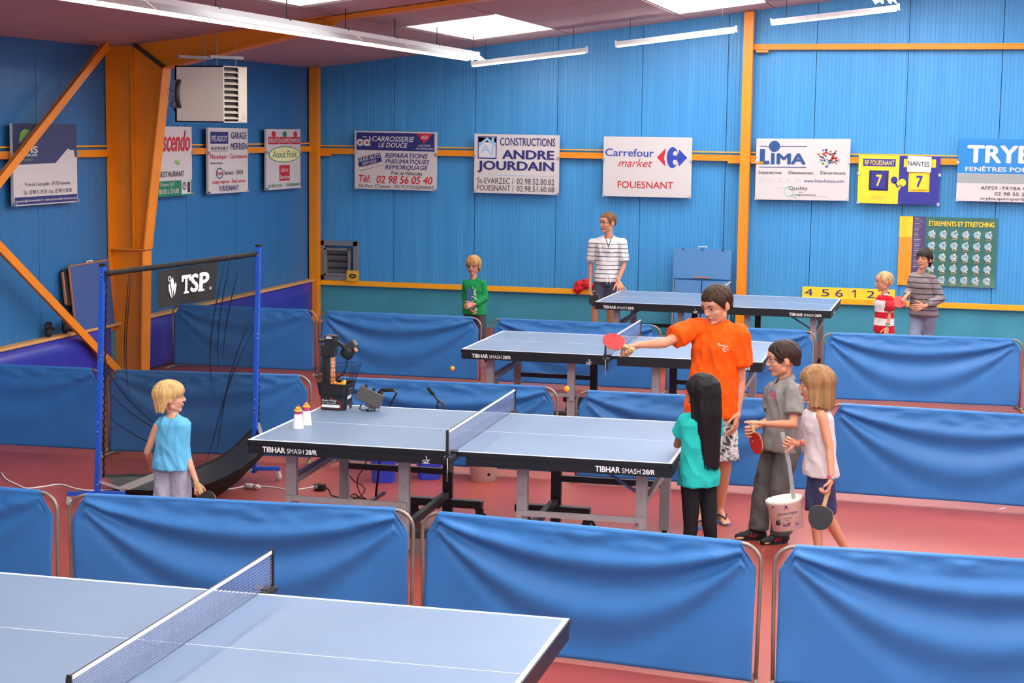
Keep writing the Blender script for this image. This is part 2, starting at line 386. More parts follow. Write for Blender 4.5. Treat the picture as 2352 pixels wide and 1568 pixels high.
rail('upper_rail', 'single orange rail high on the back wall right of the tall post', (-2.71, YB - .06, 3.88), (XR - 1, YB - .06, 3.93), .075, .06, cleat=[(-2.6, YB - .08, 3.82)])
rail('wall_rail', 'orange rail along the left wall between column and corner post', (XL + .03, YC + .11, 2.45), (XL + .03, YB - .27, 2.45), .075, .05)
rail('wall_rail', 'orange rail along the left wall left of the broad column', (XL + .03, YF, 2.45), (XL + .03, YC - .11, 2.45), .075, .05)
def brace(a, b, lab):
    mb = MB(); mb.bar(a, b, .012, .085, (1, 0, 0)); a = V(a); b = V(b); mb.bar(a + V((.04, 0, 0)), b + V((.04, 0, 0)), .09, .010, (1, 0, 0)); return thing(mb, 'diagonal_brace', lab, 'brace', M_orange)
p0, p1 = aX(241, 103, -8.72), aX(-6, 415, -8.72); brace(p0, p1 + (p1 - p0) * .4, 'orange diagonal brace running down in front of the dark sign with the green shape')
p0, p1 = aX(262, 848, -8.72), aX(-4, 570, -8.72); brace(p0 + (p0 - p1) * .04, p1 + (p1 - p0) * .5, 'orange diagonal brace running down to the foot of the broad column')

# ---------------------------------------------------------------- padded mats on the left wall
def mat_pad(y0, y1, lab):
    mb = MB(); nx = 26; nz = 8; vs = []; fs = []
    for i in range(nx + 1):
        for j in range(nz + 1):
            u = i / nx; w = j / nz; y = y0 + (y1 - y0) * u; z = .02 + .595 * w
            e = min(1, min(u, 1 - u) * 9) ** .5 * min(1, min(w + .1, 1 - w) * 5) ** .5
            x = XL + .03 + .13 * e + .006 * noise.noise(V((y * 6, z * 6, 1))); vs.append((x, y, z))
    for i in range(nx):
        for j in range(nz): a = i * (nz + 1) + j; fs.append((a, a + nz + 1, a + nz + 2, a + 1))
    mb.add(vs, fs, None, True); mb.box((XL + .04, (y0 + y1) / 2, .31), (.05, abs(y1 - y0) - .02, .58))
    return thing(mb, 'wall_pad', lab, 'wall pad', M_pad)
mat_pad(10.4, 16.88, 'long navy vinyl safety pad low on the left wall, left of the broad column')
mat_pad(17.3, 22.9, 'navy vinyl safety pad on the left wall between the broad column and the corner post')

# ---------------------------------------------------------------- sponsor signs
SB = YB - .12
C_navy = mat('print_navy', (36, 40, 110), .5); C_dk = mat('print_black', (44, 44, 52), .5); C_red = mat('print_red', (196, 30, 44), .5)
C_blue = mat('print_blue', (40, 62, 160), .5); C_w = mat('print_white', (216, 212, 214), .5); C_green = mat('print_green', (24, 124, 84), .5)
C_lgreen = mat('print_lime', (128, 176, 70), .5); C_lb = mat('print_pale_blue', (150, 190, 226), .5); C_grey = mat('print_grey', (150, 154, 156), .5)
C_yel = mat('print_yellow', (250, 206, 44), .5); C_lgrey = mat('print_pale_grey', (206, 214, 212), .5); C_cream = mat('print_cream', (236, 232, 170), .5)
def sign(name, label, corners, wall, base=M_signw, thick=.03, cat='sign'):
    """corners: top left, top right, bottom left of the board, measured on the wall plane"""
    tl, tr, bl = [V(c) for c in corners]
    ux = tr - tl; vy = bl - tl; n = V((0, -1, 0)) if wall == 'B' else V((1, 0, 0))
    ux -= n * ux.dot(n); vy = V((0, 0, vy.z)); ux.z *= .5
    o = empty(name, tl + ux / 2 + vy, 0, label, cat); inv = Matrix.Translation(-V(o.location))
    b = MB().prism([tl, tr - V((0, 0, (tr - tl).z - ux.z)), tl + ux + vy, tl + vy], -n * thick).build('board', base); b.parent = o; b.matrix_parent_inverse = inv
    k = 0
    for (u, w) in ((.004, .38), (.996, .38), (.008, .985), (.992, .985)):
        c = MB().box(tl + ux * u + vy * w + n * .004, (.03, .03, .036)).build('corner_clip', M_chrome); c.parent = o; c.matrix_parent_inverse = inv
    return o, Print(tl, ux, vy, n), inv
def done(o, pr, inv, name='printed_design'):
    p = pr.mb.build(name, C_dk); p.parent = o; p.matrix_parent_inverse = inv
def boardB(px3): return [aY(x, y, SB) for x, y in px3]
XS = XL + .09
def boardL(px3): return [aX(x, y, XS) for x, y in px3]

# car repair sign
o, P, inv = sign('sponsor_sign', 'car body repair sign with navy top band, first sign right of the corner post', boardB([(815, 300), (1003, 305), (817, 433)]), 'B')
P.rect(.02, .025, .975, .33, C_navy)
for x in (.065, .15):
    P.ring(x, .2, .04, .058, .022, C_w, 3); P.disc(x + .003, .2, .018, .027, C_red, 2)
P.rect(.095, .15, .108, .25, C_w, 3); P.rect(.18, .09, .193, .255, C_w, 3); P.rect(.1, .095, .15, .11, C_w, 3)
P.text('CARROSSERIE', .215, .085, .73, .175, C_w, .03, .25); P.text('LE DOUCE', .29, .195, .65, .275, C_w, .03, .25)
P.poly([(.755, .03), (.95, .03), (.85, .20)], C_red, 2); P.text('AD', .81, .06, .9, .12, C_w, .03); P.text('LOCATION', .78, .215, .93, .25, C_w, .02, .2); P.text('DE VÉHICULES', .75, .26, .96, .30, C_w, .02, .2)
P.poly([(.035, .47), (.31, .37), (.35, .58), (.07, .69)], C_dk, 1); P.poly([(.04, .475), (.307, .378), (.335, .515), (.052, .615)], C_navy, 2); P.poly([(.056, .625), (.338, .522), (.345, .575), (.073, .68)], C_w, 2)
P.text('GLASS AUTO', .045, .47, .31, .54, C_w, .03, 0, 4, -.085); P.text('SERVICE', .09, .545, .27, .59, C_w, .02, 0, 4, -.06); P.text('Spécialiste Pare-Brise', .09, .612, .31, .65, C_red, 0, .1, 4, -.07)
P.text('REPARATIONS', .375, .37, .895, .455, C_navy, .03, .25); P.text('PNEUMATIQUES', .375, .475, .915, .565, C_navy, .03, .25); P.text('REMORQUAGE', .375, .575, .90, .665, C_navy, .03, .25); P.text('Prêt de Véhicules', .45, .68, .83, .745, C_dk, .01, .2)
P.text('Tél:', .05, .76, .2, .88, C_red, .03, .2); P.text('02 98 56 05 40', .27, .76, .955, .895, C_red, .03, .2); P.text('ZA Parc C\'hastel - 29170 FOUESNANT', .04, .915, .975, .975, C_dk, 0)
done(o, P, inv)
# builder sign
o, P, inv = sign('sponsor_sign', 'white builder sign with blue house emblem, second sign on the back wall', boardB([(1090, 307), (1285, 312), (1091, 442)]), 'B')
P.rect(.04, .04, .265, .42, C_navy); P.rect(.052, .058, .253, .402, C_w, 2); P.rect(.052, .06, .253, .14, C_navy, 2)
P.poly([(.053, .17), (.15, .055), (.205, .11), (.205, .06), (.235, .06), (.235, .13), (.25, .16), (.25, .22), (.15, .11), (.053, .23)], C_lb, 3); P.text('AJ', .075, .19, .23, .37, C_lb, .03); P.rect(.058, .385, .247, .398, C_lb, 3)
P.text('CONSTRUCTIONS', .305, .055, .955, .19, C_navy, .03); P.text('ANDRE', .33, .26, .945, .415, C_navy, .06); P.text('JOURDAIN', .04, .45, .945, .655, C_navy, .06)
P.rect(.04, .69, .945, .697, C_lb, 2); P.text('St-EVARZEC /', .04, .74, .47, .84, C_dk); P.text('02.98.52.80.82', .51, .74, .95, .84, C_dk); P.text('FOUESNANT /', .04, .865, .47, .96, C_dk); P.text('02.98.51.60.68', .51, .865, .95, .96, C_dk)
done(o, P, inv)
# supermarket sign
o, P, inv = sign('sponsor_sign', 'plain white supermarket sign with red and blue arrow emblem above the standing teenager', boardB([(1387, 313), (1590, 316), (1386, 450)]), 'B')
P.text('Carrefour', .02, .2, .575, .33, C_blue, .02); P.text('market', .17, .37, .56, .50, C_red, .0, .35)
P.poly([(.61, .335), (.71, .175), (.69, .335), (.71, .49)], C_red, 2)
P.poly([(.95, .335), (.86, .2), (.84, .3), (.84, .37), (.86, .48)], C_blue, 2)
P.disc(.785, .335, .065, .175, C_blue, 2); P.disc(.815, .27, .025, .045, M_signw, 3); P.disc(.815, .41, .025, .045, M_signw, 3); P.poly([(.80, .30), (.9, .30), (.93, .335), (.9, .375), (.80, .375)], C_blue, 4)
P.text('FOUESNANT', .17, .74, .80, .855, C_red, .012)
done(o, P, inv)
# meat machine sign
o, P, inv = sign('sponsor_sign', 'white sign with navy disc and flag burst right of the tall orange post', boardB([(1738, 318), (1954, 317), (1736, 458)]), 'B')
C_ln = mat('print_mid_navy', (26, 72, 130), .5)
P.lines([[(.04, .125), (.54, .125)], [(.04, .465), (.54, .465)]], .010, C_ln); P.disc(.195, .125, .06, .09, C_ln, 4)
P.poly([(.04, .17), (.095, .17), (.095, .36), (.145, .36), (.145, .42), (.04, .42)], C_ln, 3); P.rect(.16, .235, .20, .42, C_ln, 3); P.text('MA', .22, .235, .535, .42, C_ln, .07)
rr = random.Random(4)
for k in range(70):
    a = rr.uniform(0, 2 * PI); r = rr.uniform(.25, 1); cx_, cy_ = .77 + .12 * r * math.cos(a), .29 + .15 * r * math.sin(a); w = rr.uniform(.012, .03); h = rr.uniform(.02, .045)
    P.poly([(cx_, cy_), (cx_ + w, cy_ + h * .3), (cx_ + w * .8, cy_ + h), (cx_ - w * .2, cy_ + h * .7)], rr.choice([C_red, C_blue, C_lb, C_red, C_green, C_dk, C_yel, C_lgrey]), 2 + k % 3)
P.text('Séparatrices', .03, .525, .28, .59, C_dk, .015); P.text('Désosseuses', .355, .525, .615, .575, C_dk, .015); P.text('Dénerveuses', .695, .525, .96, .575, C_dk, .015); P.text('www.lima-france.com', .52, .655, .945, .71, C_ln, .005)
for k in range(5): P.lines([[(.035 + .095 * k, .65), (.085 + .095 * k, .66), (.09 + .095 * k, .72)], [(.04 + .095 * k, .72), (.07 + .095 * k, .68)]], .003, C_grey)
P.ring(.365, .86, .06, .09, .016, mat('print_sage', (168, 192, 180), .5), 2); P.lines([[(.40, .93), (.44, .965)]], .02, MATS['print_sage'], 2)
P.text('Quality', .36, .775, .565, .85, C_dk); P.text('in', .475, .86, .51, .885, C_dk); P.text('separation', .43, .895, .65, .94, C_dk); P.lines([[(.6, .94), (.78, .94)], [(.22, .80), (.34, .80)]], .003, C_grey)
done(o, P, inv)
# scoreboard
o, P, inv = sign('score_board', 'yellow and blue score board on the back wall showing two sevens', boardB([(1973, 356), (2161, 360), (1971, 466)]), 'B', C_yel, cat='score board')
C_sb = mat('score_blue', (38, 36, 136), .45)
P.rect(.5, 0, 1, 1, C_sb); P.rect(.055, .07, .455, .225, C_sb); P.text('RP FOUESNANT', .075, .10, .44, .2, C_yel, .02); P.rect(.555, .06, .945, .23, C_yel, 2)
P.rect(.135, .31, .375, .73, mat('score_dark', (28, 28, 92), .5), 2); P.rect(.62, .31, .875, .74, C_yel, 2)
P.disc(.445, .505, .042, .075, C_sb, 3); P.lines([[(.46, .56), (.49, .65)]], .02, C_sb, 3); P.disc(.545, .555, .045, .08, C_yel, 4); P.lines([[(.53, .61), (.50, .71)]], .02, C_yel, 4)
P.text('SignaSport', .16, .84, .34, .875, MATS['wood_ledge']); P.rect(.16, .89, .34, .9, MATS['wood_ledge'], 2)
done(o, P, inv)
tl = P.o; ux = P.u; vy = P.v
for u0, u1, cm, dm in ((.165, .345, C_sb, C_yel), (.65, .85, C_yel, C_sb)):
    q = MB().prism([tl + ux * u0 + vy * .35, tl + ux * u1 + vy * .35, tl + ux * u1 + vy * .69, tl + ux * u0 + vy * .69], (0, -.02, 0)).build('number_plate', cm); q.parent = o; q.matrix_parent_inverse = inv
    P2 = Print(tl + V((0, -.022, 0)), ux, vy, (0, -1, 0)); w = u1 - u0; P2.text('7', u0 + w * .32, .40, u0 + w * .72, .64, dm, .04); r = P2.mb.build('number', dm); r.parent = q; r['label'] = 'number seven'
pap = [aY(2085, 358, SB - .035), aY(2140, 360, SB - .035), aY(2138, 396, SB - .035), aY(2083, 394, SB - .035)]
q = empty('paper_sheet', pap[3], 0, 'white paper sheet with NANTES taped over the blue half of the score board', 'paper'); inv2 = Matrix.Translation(-V(q.location))
r = MB().prism(pap, (0, .002, 0)).build('sheet', C_w); r.parent = q; r.matrix_parent_inverse = inv2
P = Print(pap[0], pap[1] - pap[0], pap[3] - pap[0], (0, -1, 0)); P.text('NANTES', .03, .3, .93, .6, C_dk, .01, 0, 2, .05); r = P.mb.build('printed_word', C_dk); r.parent = q; r.matrix_parent_inverse = inv2
# window maker sign
tl_, bl_ = aY(2202, 318, SB), aY(2196, 461, SB); tr_ = tl_ + V((1.25, 0, 0))
o, P, inv = sign('sponsor_sign', 'window maker sign with blue upper half, cut by the right edge of the photo', [tl_, tr_, bl_], 'B')
C_tb = mat('print_sky_blue', (22, 124, 196), .5)
P.rect(0, 0, 1, .555, C_tb); P.rect(0, .56, 1, .71, C_grey); P.text('TRYBA', .09, .1, .93, .385, C_w, .06); P.text('FENÊTRES PORTES', .08, .43, .84, .52, C_w, .035)
P.text('tryba.com', .77, .59, .98, .69, C_w, .02); P.text('AFP29 -TRYBA QUIMPER', .24, .755, .92, .82, C_dk, .01); P.text('02 98 55 22 77', .38, .845, .8, .90, C_dk, .01); P.text('tryba.quimper@afp29.fr', .24, .925, .93, .985, C_dk, .01)
done(o, P, inv)
# left wall signs (u runs away from the camera, to the right in the photo)
o, P, inv = sign('sponsor_sign', 'estate agent sign with dark blue top and green leaf shape behind the diagonal brace', boardL([(28, 283), (175, 286), (32, 474)]), 'L')
C_dn = mat('print_dusk_blue', (44, 52, 98), .5)
P.poly([(0, 0), (1, 0), (1, .42), (.97, .42), (.95, .33), (.9, .33), (.85, .31), (.65, .49), (0, .5)], C_dn, 1)
P.poly([(.85, .31), (.9, .33), (.95, .33), (.95, .41), (1, .43), (1, .5), (.65, .49)], M_signw, 2)
P.poly([(.1, .28), (.09, .2), (.12, .1), (.18, .065), (.25, .08), (.3, .14), (.3, .16), (.2, .23)], C_lgreen, 2); P.poly([(0, .34), (.25, .1), (.36, 0), (.45, 0), (.3, .14), (.08, .34), (.0, .42)], C_navy, 3)
P.text('AVIS', .05, .275, .37, .36, C_w, .05); P.text('IMMOBILIER', .03, .37, .37, .4, C_w, .03); P.text('FOUESNANT', .13, .43, .3, .455, C_lgreen, .0)
P.text('9 rue de Cornouaille - 29170 Fouesnant', .17, .72, .88, .765, C_dk); P.text('Tél : 02 98 51 29 29 - Fax : 02 98 51 28 28', .14, .815, .9, .865, C_dk)
P.rect(.01, .895, .99, .985, C_navy, 2); P.text('fouesnant@avis-immobilier.fr - www.avis-immobilier-fouesnant.com', .02, .925, .98, .965, C_w, .015)
done(o, P, inv)
tr_, br_ = aX(440, 291, XS), aX(431, 448, XS); tl_ = tr_ - V((0, 1.22, 0))
o, P, inv = sign('sponsor_sign', 'restaurant sign with red script and green foot strip, half hidden by the broad column', [tl_, tr_, V((tl_.x, tl_.y, br_.z))], 'L')
P.text('crescendo', .1, .05, .96, .36, C_red, .05, .25); P.poly([(.6, .5), (.66, .47), (.68, .56)], C_lgreen, 2); P.poly([(.67, .56), (.71, .48), (.73, .54)], C_lgreen, 2)
P.text('RESTAURANT', .28, .64, .82, .72, C_dk, .01); P.rect(0, .775, 1, 1, C_green, 1); P.text('Ouvert 7j/7', .3, .8, .6, .865, C_w, .01); P.text('8h30 à 21h30', .28, .89, .7, .96, C_w, .02)
P.rect(.76, .78, .97, .98, C_w, 2); P.ring(.82, .86, .045, .06, .012, C_navy, 3); P.text('P', .805, .825, .84, .90, C_red, .02, 0, 4); P.rect(.89, .80, .95, .96, C_dk, 3)
done(o, P, inv)
o, P, inv = sign('sponsor_sign', 'narrow white garage sign with black and red lettering below the hanging heater', boardL([(478, 293), (569, 296), (480, 446)]), 'L')
P.rect(.05, .06, .49, .24, C_navy, 1); P.text('PEUGEOT', .08, .12, .46, .205, C_w, .02); P.text('GARAGE', .56, .06, .96, .165, C_navy, .02); P.text('MERRIEN', .55, .23, .98, .33, C_navy, .02)
P.text('Tél: 02 98 56 00 17', .05, .285, .48, .335, C_dk, .01); P.rect(.05, .35, .48, .36, C_grey, 2); P.text('Mécanique - Carrosserie', .04, .4, .97, .49, C_red, .01); P.text('Toutes marques', .04, .515, .35, .56, C_dk, .01)
P.ring(.27, .69, .09, .085, .012, C_navy, 2); P.text('Esso', .2, .65, .34, .72, C_red, .03); P.text('Service - 24/24', .385, .65, .86, .72, C_dk, .01); P.text('Lavage express - Fioul service', .08, .79, .93, .865, C_red, .005); P.text('FOUESNANT', .26, .885, .75, .965, C_navy, .02)
done(o, P, inv)
o, P, inv = sign('sponsor_sign', 'white greengrocer sign with a pale oval and red labels, next to the corner post', boardL([(612, 296), (690, 297), (613, 437)]), 'L')
for k, t in enumerate(('FRUITS', 'LEGUMES', 'PRIMEURS')):
    x = .2 + .32 * k; P.disc(x, .085, .06, .05, (C_red, C_green, C_red)[k], 2); P.rect(x - .15, .13, x + .15, .25, C_red, 1); P.text(t, x - .13, .155, x + .13, .225, C_w, .02)
P.disc(.52, .42, .46, .135, C_green, 1); P.disc(.52, .42, .44, .122, C_cream, 2); P.text('Atout Fruit', .16, .36, .88, .475, C_green, .01, .15)
P.rect(.36, .6, .67, .86, C_red, 1); P.text('Libre', .40, .64, .62, .71, C_w, .02); P.text('Service', .37, .76, .66, .83, C_w, .02); P.text('02.98.51.67.94', .05, .91, .44, .96, C_green, .01); P.text('FOUESNANT', .56, .91, .97, .96, C_green, .01)
done(o, P, inv)

# stretching poster
q0 = aY(2067, 497, YB - .015); q1 = aY(2293, 502, YB - .015); q3 = aY(2066, 656, YB - .015)
o = empty('poster', V(((q0.x + q1.x) / 2, YB, .8)), 0, 'green stretching exercise poster with yellow title on the back wall', 'poster'); inv = Matrix.Translation(-V(o.location))
pw = q1.x - q0.x; ph = .9; mb = MB(); vs = []; fs = []
for i in range(15):
    for j in range(13):
        u, w = i / 14, j / 12; vs.append((q0.x + pw * u, YB - .012 - .02 * (max(0, w - .8) * 5) ** 2 * u - .003 * math.sin(u * 7), 1.7 - ph * w))
for i in range(14):
    for j in range(12): a = i * 13 + j; fs.append((a, a + 1, a + 14, a + 13))
C_pg = mat('poster_green', (52, 104, 96), .3, var=.05); C_pp = mat('poster_purple', (74, 60, 110), .35); C_py = mat('poster_yellow', (250, 204, 40), .35); C_po = mat('poster_orange', (242, 150, 34), .35)
mb.add(vs, fs, C_pg, True); b = mb.build('sheet', C_pg); b.parent = o; b.matrix_parent_inverse = inv
P = Print(V((q0.x, YB - .022, 1.7)), (pw, 0, 0), (0, 0, -ph), (0, -1, 0))
P.rect(0, 0, .135, .3, C_py, 1); P.rect(0, .3, .135, 1, C_po, 1); P.rect(.135, 0, .265, .8, C_pp, 1)
P.text('ÉTIREMENTS ET STRETCHING', .3, .04, .965, .13, C_py, .05)
C_sk = mat('poster_skin', (236, 214, 190), .4); C_pb = mat('poster_figure', (136, 178, 196), .4)
for k in range(34):
    y = .02 + .026 * k
    if k < 28: P.rect(.155, y, .155 + rr.uniform(.04, .095), y + .006, C_grey if k % 3 else C_sk, 2)
    P.rect(.02, y, .02 + rr.uniform(.05, .1), y + .004, mat('poster_ochre', (206, 140, 40), .4), 2)
for r_ in range(5):
    for c_ in range(6):
        x = .335 + .115 * c_; y = .245 + .165 * r_
        P.disc(x, y, .038, .048, C_pb, 2); a = rr.uniform(-1.4, 1.4)
        P.lines([[(x - .01, y + .05), (x + .005, y), (x + .012, y - .035)], [(x + .005, y - .01), (x + .035 * math.cos(a), y - .045 * math.sin(a) - .02)], [(x - .01, y + .03), (x + .03, y + .052)]], .012, C_sk, 3)
        P.disc(x + .012, y - .045, .008, .012, C_sk, 4); P.lines([[(x - .02, y + .07), (x + .025, y + .07)]], .004, C_py, 3)
done(o, P, inv, 'printed_design')
# ---------------------------------------------------------------- table tennis tables
def grp(root, mb, name, m, bevel=0.0, label=None):
    o = mb.build(name, m, root, bevel=bevel)
    if label: o['label'] = label
    return o
M_apron = mat('table_apron', (20, 20, 23), 0.4)
def table_logo(pr, W):
    pass
def net_mesh(parent):
    """net across the table at x = 1.37, from 15 cm beyond one side to 15 cm beyond the other"""
    n = parent
    y0, y1 = -.1525, 1.525 + .1525
    mnet = sheer('net_weave', (112, 122, 158), 1, .8, grid=(.013, .013, .0042))
    ny, nz = 30, 4; vs = []; fs = []
    for i in range(ny + 1):
        for j in range(nz + 1): y = y0 + (y1 - y0) * i / ny; vs.append((1.37 + .004 * math.sin(y * 9) * (1 - j / nz), y, .765 + .1375 * j / nz))
    for i in range(ny):
        for j in range(nz): a = i * (nz + 1) + j; fs.append((a, a + nz + 1, a + nz + 2, a + 1))
    grp(n, MB().add(vs, fs, None, True), 'net_weave', mnet)
    grp(n, MB().box((1.37, (y0 + y1) / 2, .907), (.006, y1 - y0, .016)), 'top_tape', M_net)
    grp(n, MB().tube([(1.37, y0, .915), (1.37, y1, .915)], .0025, 6), 'cord', M_dsteel)
    for s, y in ((-1, y0), (1, y1)):
        grp(n, MB().box((1.37, y, .835), (.016, .012, .17)).box((1.37, y + s * .012, .83), (.012, .006, .165)), 'net_post', M_black)
        grp(n, MB().box((1.37, y + -s * .055, .742), (.05, .12, .022)).box((1.37, y - s * .11, .772), (.07, .06, .008)).box((1.37, y - s * .06, .700), (.03, .03, .08)).lathe([(.0, 0), (.02, 0), (.02, .014), (0, .014)], (1.37, y - s * .07, .645), 12), 'clamp', M_dsteel)
    grp(n, MB().tube([(1.372, y0 - .012, .80), (1.376, y0 - .014, .70), (1.372, y0 - .012, .60)], .002, 5), 'tension_cord', M_net)
def make_table(label):
    t = empty('table_tennis_table', (0, 0, 0), 0, label, 'table', 'table tennis tables')
    T = .76
    for h in (0, 1):
        x0 = h * 1.373; x1 = x0 + 1.367
        top = grp(t, MB().box(((x0 + x1) / 2, .7625, T - .0125), (x1 - x0, 1.525, .025)), 'tabletop', M_top)
        e = .0008
        mb = MB()
        for ya, yb in ((0, .02), (1.505, 1.525), (.761, .764)): mb.box(((x0 + x1) / 2, (ya + yb) / 2, T + e / 2), (x1 - x0, yb - ya, e))
        xe = x0 if h == 0 else x1 - .02; mb.box((xe + .01, .7625, T + e / 2 + .0002), (.02, 1.525, e))
        grp(top, mb, 'white_lines', M_line)
        # apron: upper strip and slightly recessed lower strip
        mb = MB()
        for y, s in ((0.004, 1), (1.521, -1)):
            mb.box(((x0 + x1) / 2, y, T - .016), (x1 - x0 + .002, .010, .028)); xa = x0 + (0.0 if h == 0 else .075); xb = x1 - (0.0 if h == 1 else .01)
            mb.box(((xa + xb) / 2, y + s * .006, T - .058), (xb - xa, .012, .062))
        xe = x0 if h == 0 else x1
        mb.box((xe, .7625, T - .016), (.010, 1.527, .028)).box((xe + (.006 if h == 0 else -.006), .7625, T - .058), (.012, 1.5, .062))
        xi = x1 - .02 if h == 0 else x0 + .085
        mb.box((xi, .7625, T - .05), (.02, 1.5, .045)); mb.box(((x0 + x1) / 2, .7625, T - .05), (.03, 1.5, .045))
        grp(t, mb, 'apron', M_apron)
        # legs (local x of outer and inner legs)
        xo, xn = (.225, .99) if h == 0 else (2.53, 1.77)
        for y in (.2, 1.265):
            for x, m_ in ((xo, M_steel), (xn, M_steel if y < 1 else M_dsteel)):
                z0 = .05 if x == xo else .06
                lg = grp(t, MB().box((x, y, (T - .05 + z0) / 2), (.07, .045, T - .05 - z0)), 'leg', m_, .003)
                if x == xo: grp(lg, MB().lathe([(0, 0), (.028, 0), (.03, .012), (.018, .03), (.018, .055), (0, .055)], (x, y, 0), 14), 'foot', M_rubber)
                else: grp(lg, MB().lathe([(0, 0), (.026, 0), (.026, .02), (.018, .065), (0, .065)], (x, y, 0), 12), 'foot', M_rubber)
                grp(lg, MB().lathe([(.006, 0), (.006, .004), (0, .004)], (x, y - .0225, .47), 8, None, Matrix.Rotation(PI / 2, 3, 'X')), 'bolt', M_chrome)
        a, b = sorted((xo, xn))
        mb = MB().box(((a + b) / 2, .168, .357), (b - a + .04, .018, .036)).box((a - .01, .165, .34), (.035, .026, .07)).box((b + .01, .165, .34), (.035, .026, .07)); grp(t, mb, 'stretcher', M_steel, label='light grey stretcher between the near legs')
        grp(t, MB().box(((a + b) / 2, 1.265, .366), (b - a, .03, .042)), 'stretcher', M_dsteel, label='black stretcher between the far legs')
        grp(t, MB().bar((xo + .02, .21, .47), (xo + .02, 1.25, .50), .028, .04), 'cross_bar', M_steel)
        s = 1 if h == 0 else -1
        for y in (.23, 1.24): grp(t, MB().bar((xo + s * .03, y, .52), (xo + s * .33, y, .70), .012, .018), 'strut', MATS['blue_strut'] if 'blue_strut' in MATS else mat('blue_strut', (70, 80, 130), .5), label='thin folding strut')
        # roller frame: low beams with castors, joined by a beam along the table's width
        for y in (.27, 1.22):
            xb0, xb1 = (.70, 1.255) if h == 0 else (1.49, 2.02)
            bm_ = grp(t, MB().box(((xb0 + xb1) / 2, y, .155), (xb1 - xb0, .07, .055)), 'roller_beam', M_dsteel, .008)
            for xc in (xb0 + .05, xb1 - .03):
                mb = MB().lathe([(0, -.011), (.044, -.011), (.05, -.006), (.05, .006), (.044, .011), (0, .011)], (xc + .02, y, .05), 20, M_rubber, Matrix.Rotation(PI / 2, 3, 'X')).lathe([(0, -.0125), (.034, -.0125), (.034, .0125), (0, .0125)], (xc + .02, y, .05), 16, M_steel, Matrix.Rotation(PI / 2, 3, 'X'))
                mb.box((xc + .008, y - .016, .085), (.05, .004, .08), M_dsteel).box((xc + .008, y + .016, .085), (.05, .004, .08), M_dsteel).box((xc, y, .124), (.05, .04, .012), M_dsteel)
                grp(bm_, mb, 'castor', M_rubber)
        grp(t, MB().bar((xn - .0, .30, .20), (xn - .0, 1.24, .21), .04, .05), 'cross_beam', M_dsteel)
        # printed lettering on both long sides
        for y, sx in ((-.001, 1), (1.526, -1)):
            if h == 0 and sx == 1: xa = .10
            elif h == 0: xa = None
            else: xa = 2.28 if sx == 1 else None
            if h == 0 and sx == -1: xa = .47
            if h == 1 and sx == -1: xa = 2.64
            if h == 1 and sx == 1: xa = 2.27
            P = Print((xa, y + (0.002 if sx == 1 else -.002) * -1, T - .034), (.37 * sx, 0, 0), (0, 0, -.044), (0, -sx, 0))
            P.text('TIBHAR', 0, .08, .42, .92, M_letter, .055); P.text('SMASH', .45, .2, .76, .92, M_letter); P.text('28/R', .79, .2, 1, .92, M_letter, .05)
            grp(t, P.mb, 'lettering', M_letter)
        if h == 0:
            P = Print((1.165, -.002, T - .040), (.05, 0, 0), (0, 0, -.045), (0, -1, 0))
            P.lines([[(0, 1), (1, 1)]], .003, M_letter); P.text('ITTF', .02, .55, .62, .85, M_letter, .02, .3); P.lines([[(.55, 0), (.62, .4), (.8, .7), (1, .45)], [(.3, .9), (.7, .9), (.9, .6)]], .005, M_letter)
            grp(t, P.mb, 'emblem', M_letter)
    P = Print((2.742 + .002, .25, T - .034), (0, .30, 0), (0, 0, -.044), (1, 0, 0)); P.text('TIBHAR', 0, .1, 1, .9, M_letter, .06); grp(t, P.mb, 'lettering', M_letter)
    return t
tabB = make_table('table with the ball robot standing on it, middle of the hall')
net = empty('table_net', (0, 0, 0), 0, 'white-edged net clamped on the table that carries the ball robot', 'net', 'table tennis nets'); net_mesh(net)
def place(o, P, rz): o.location = (P[0], P[1], 0); o.rotation_euler = (0, 0, rz)
tabs = [((-4.36341, 10.14588), 0.023549, None, None),
        ((-4.35763, 15.03223), 0.009341, 'table behind the teenager in orange, in the third row', 'net pierced by the outstretched red paddle in the photo, on the third row table'),
        ((-4.10376, 19.78233), -0.005034, 'farthest table, in front of the back wall, beside the striped teenager', 'net on the farthest table, mostly hidden by the teenager in orange'),
        ((-4.20612, 5.20655), 0.013297, 'nearest table, cut by the bottom left edge of the photo', 'large near net cut by the bottom edge of the photo')]
for i, (p, a, lt, ln) in enumerate(tabs):
    if i == 0: place(tabB, p, a); place(net, p, a); continue
    t = copy_tree(tabB); t['label'] = lt; place(t, p, a)
    q = copy_tree(net); q['label'] = ln; place(q, p, a)

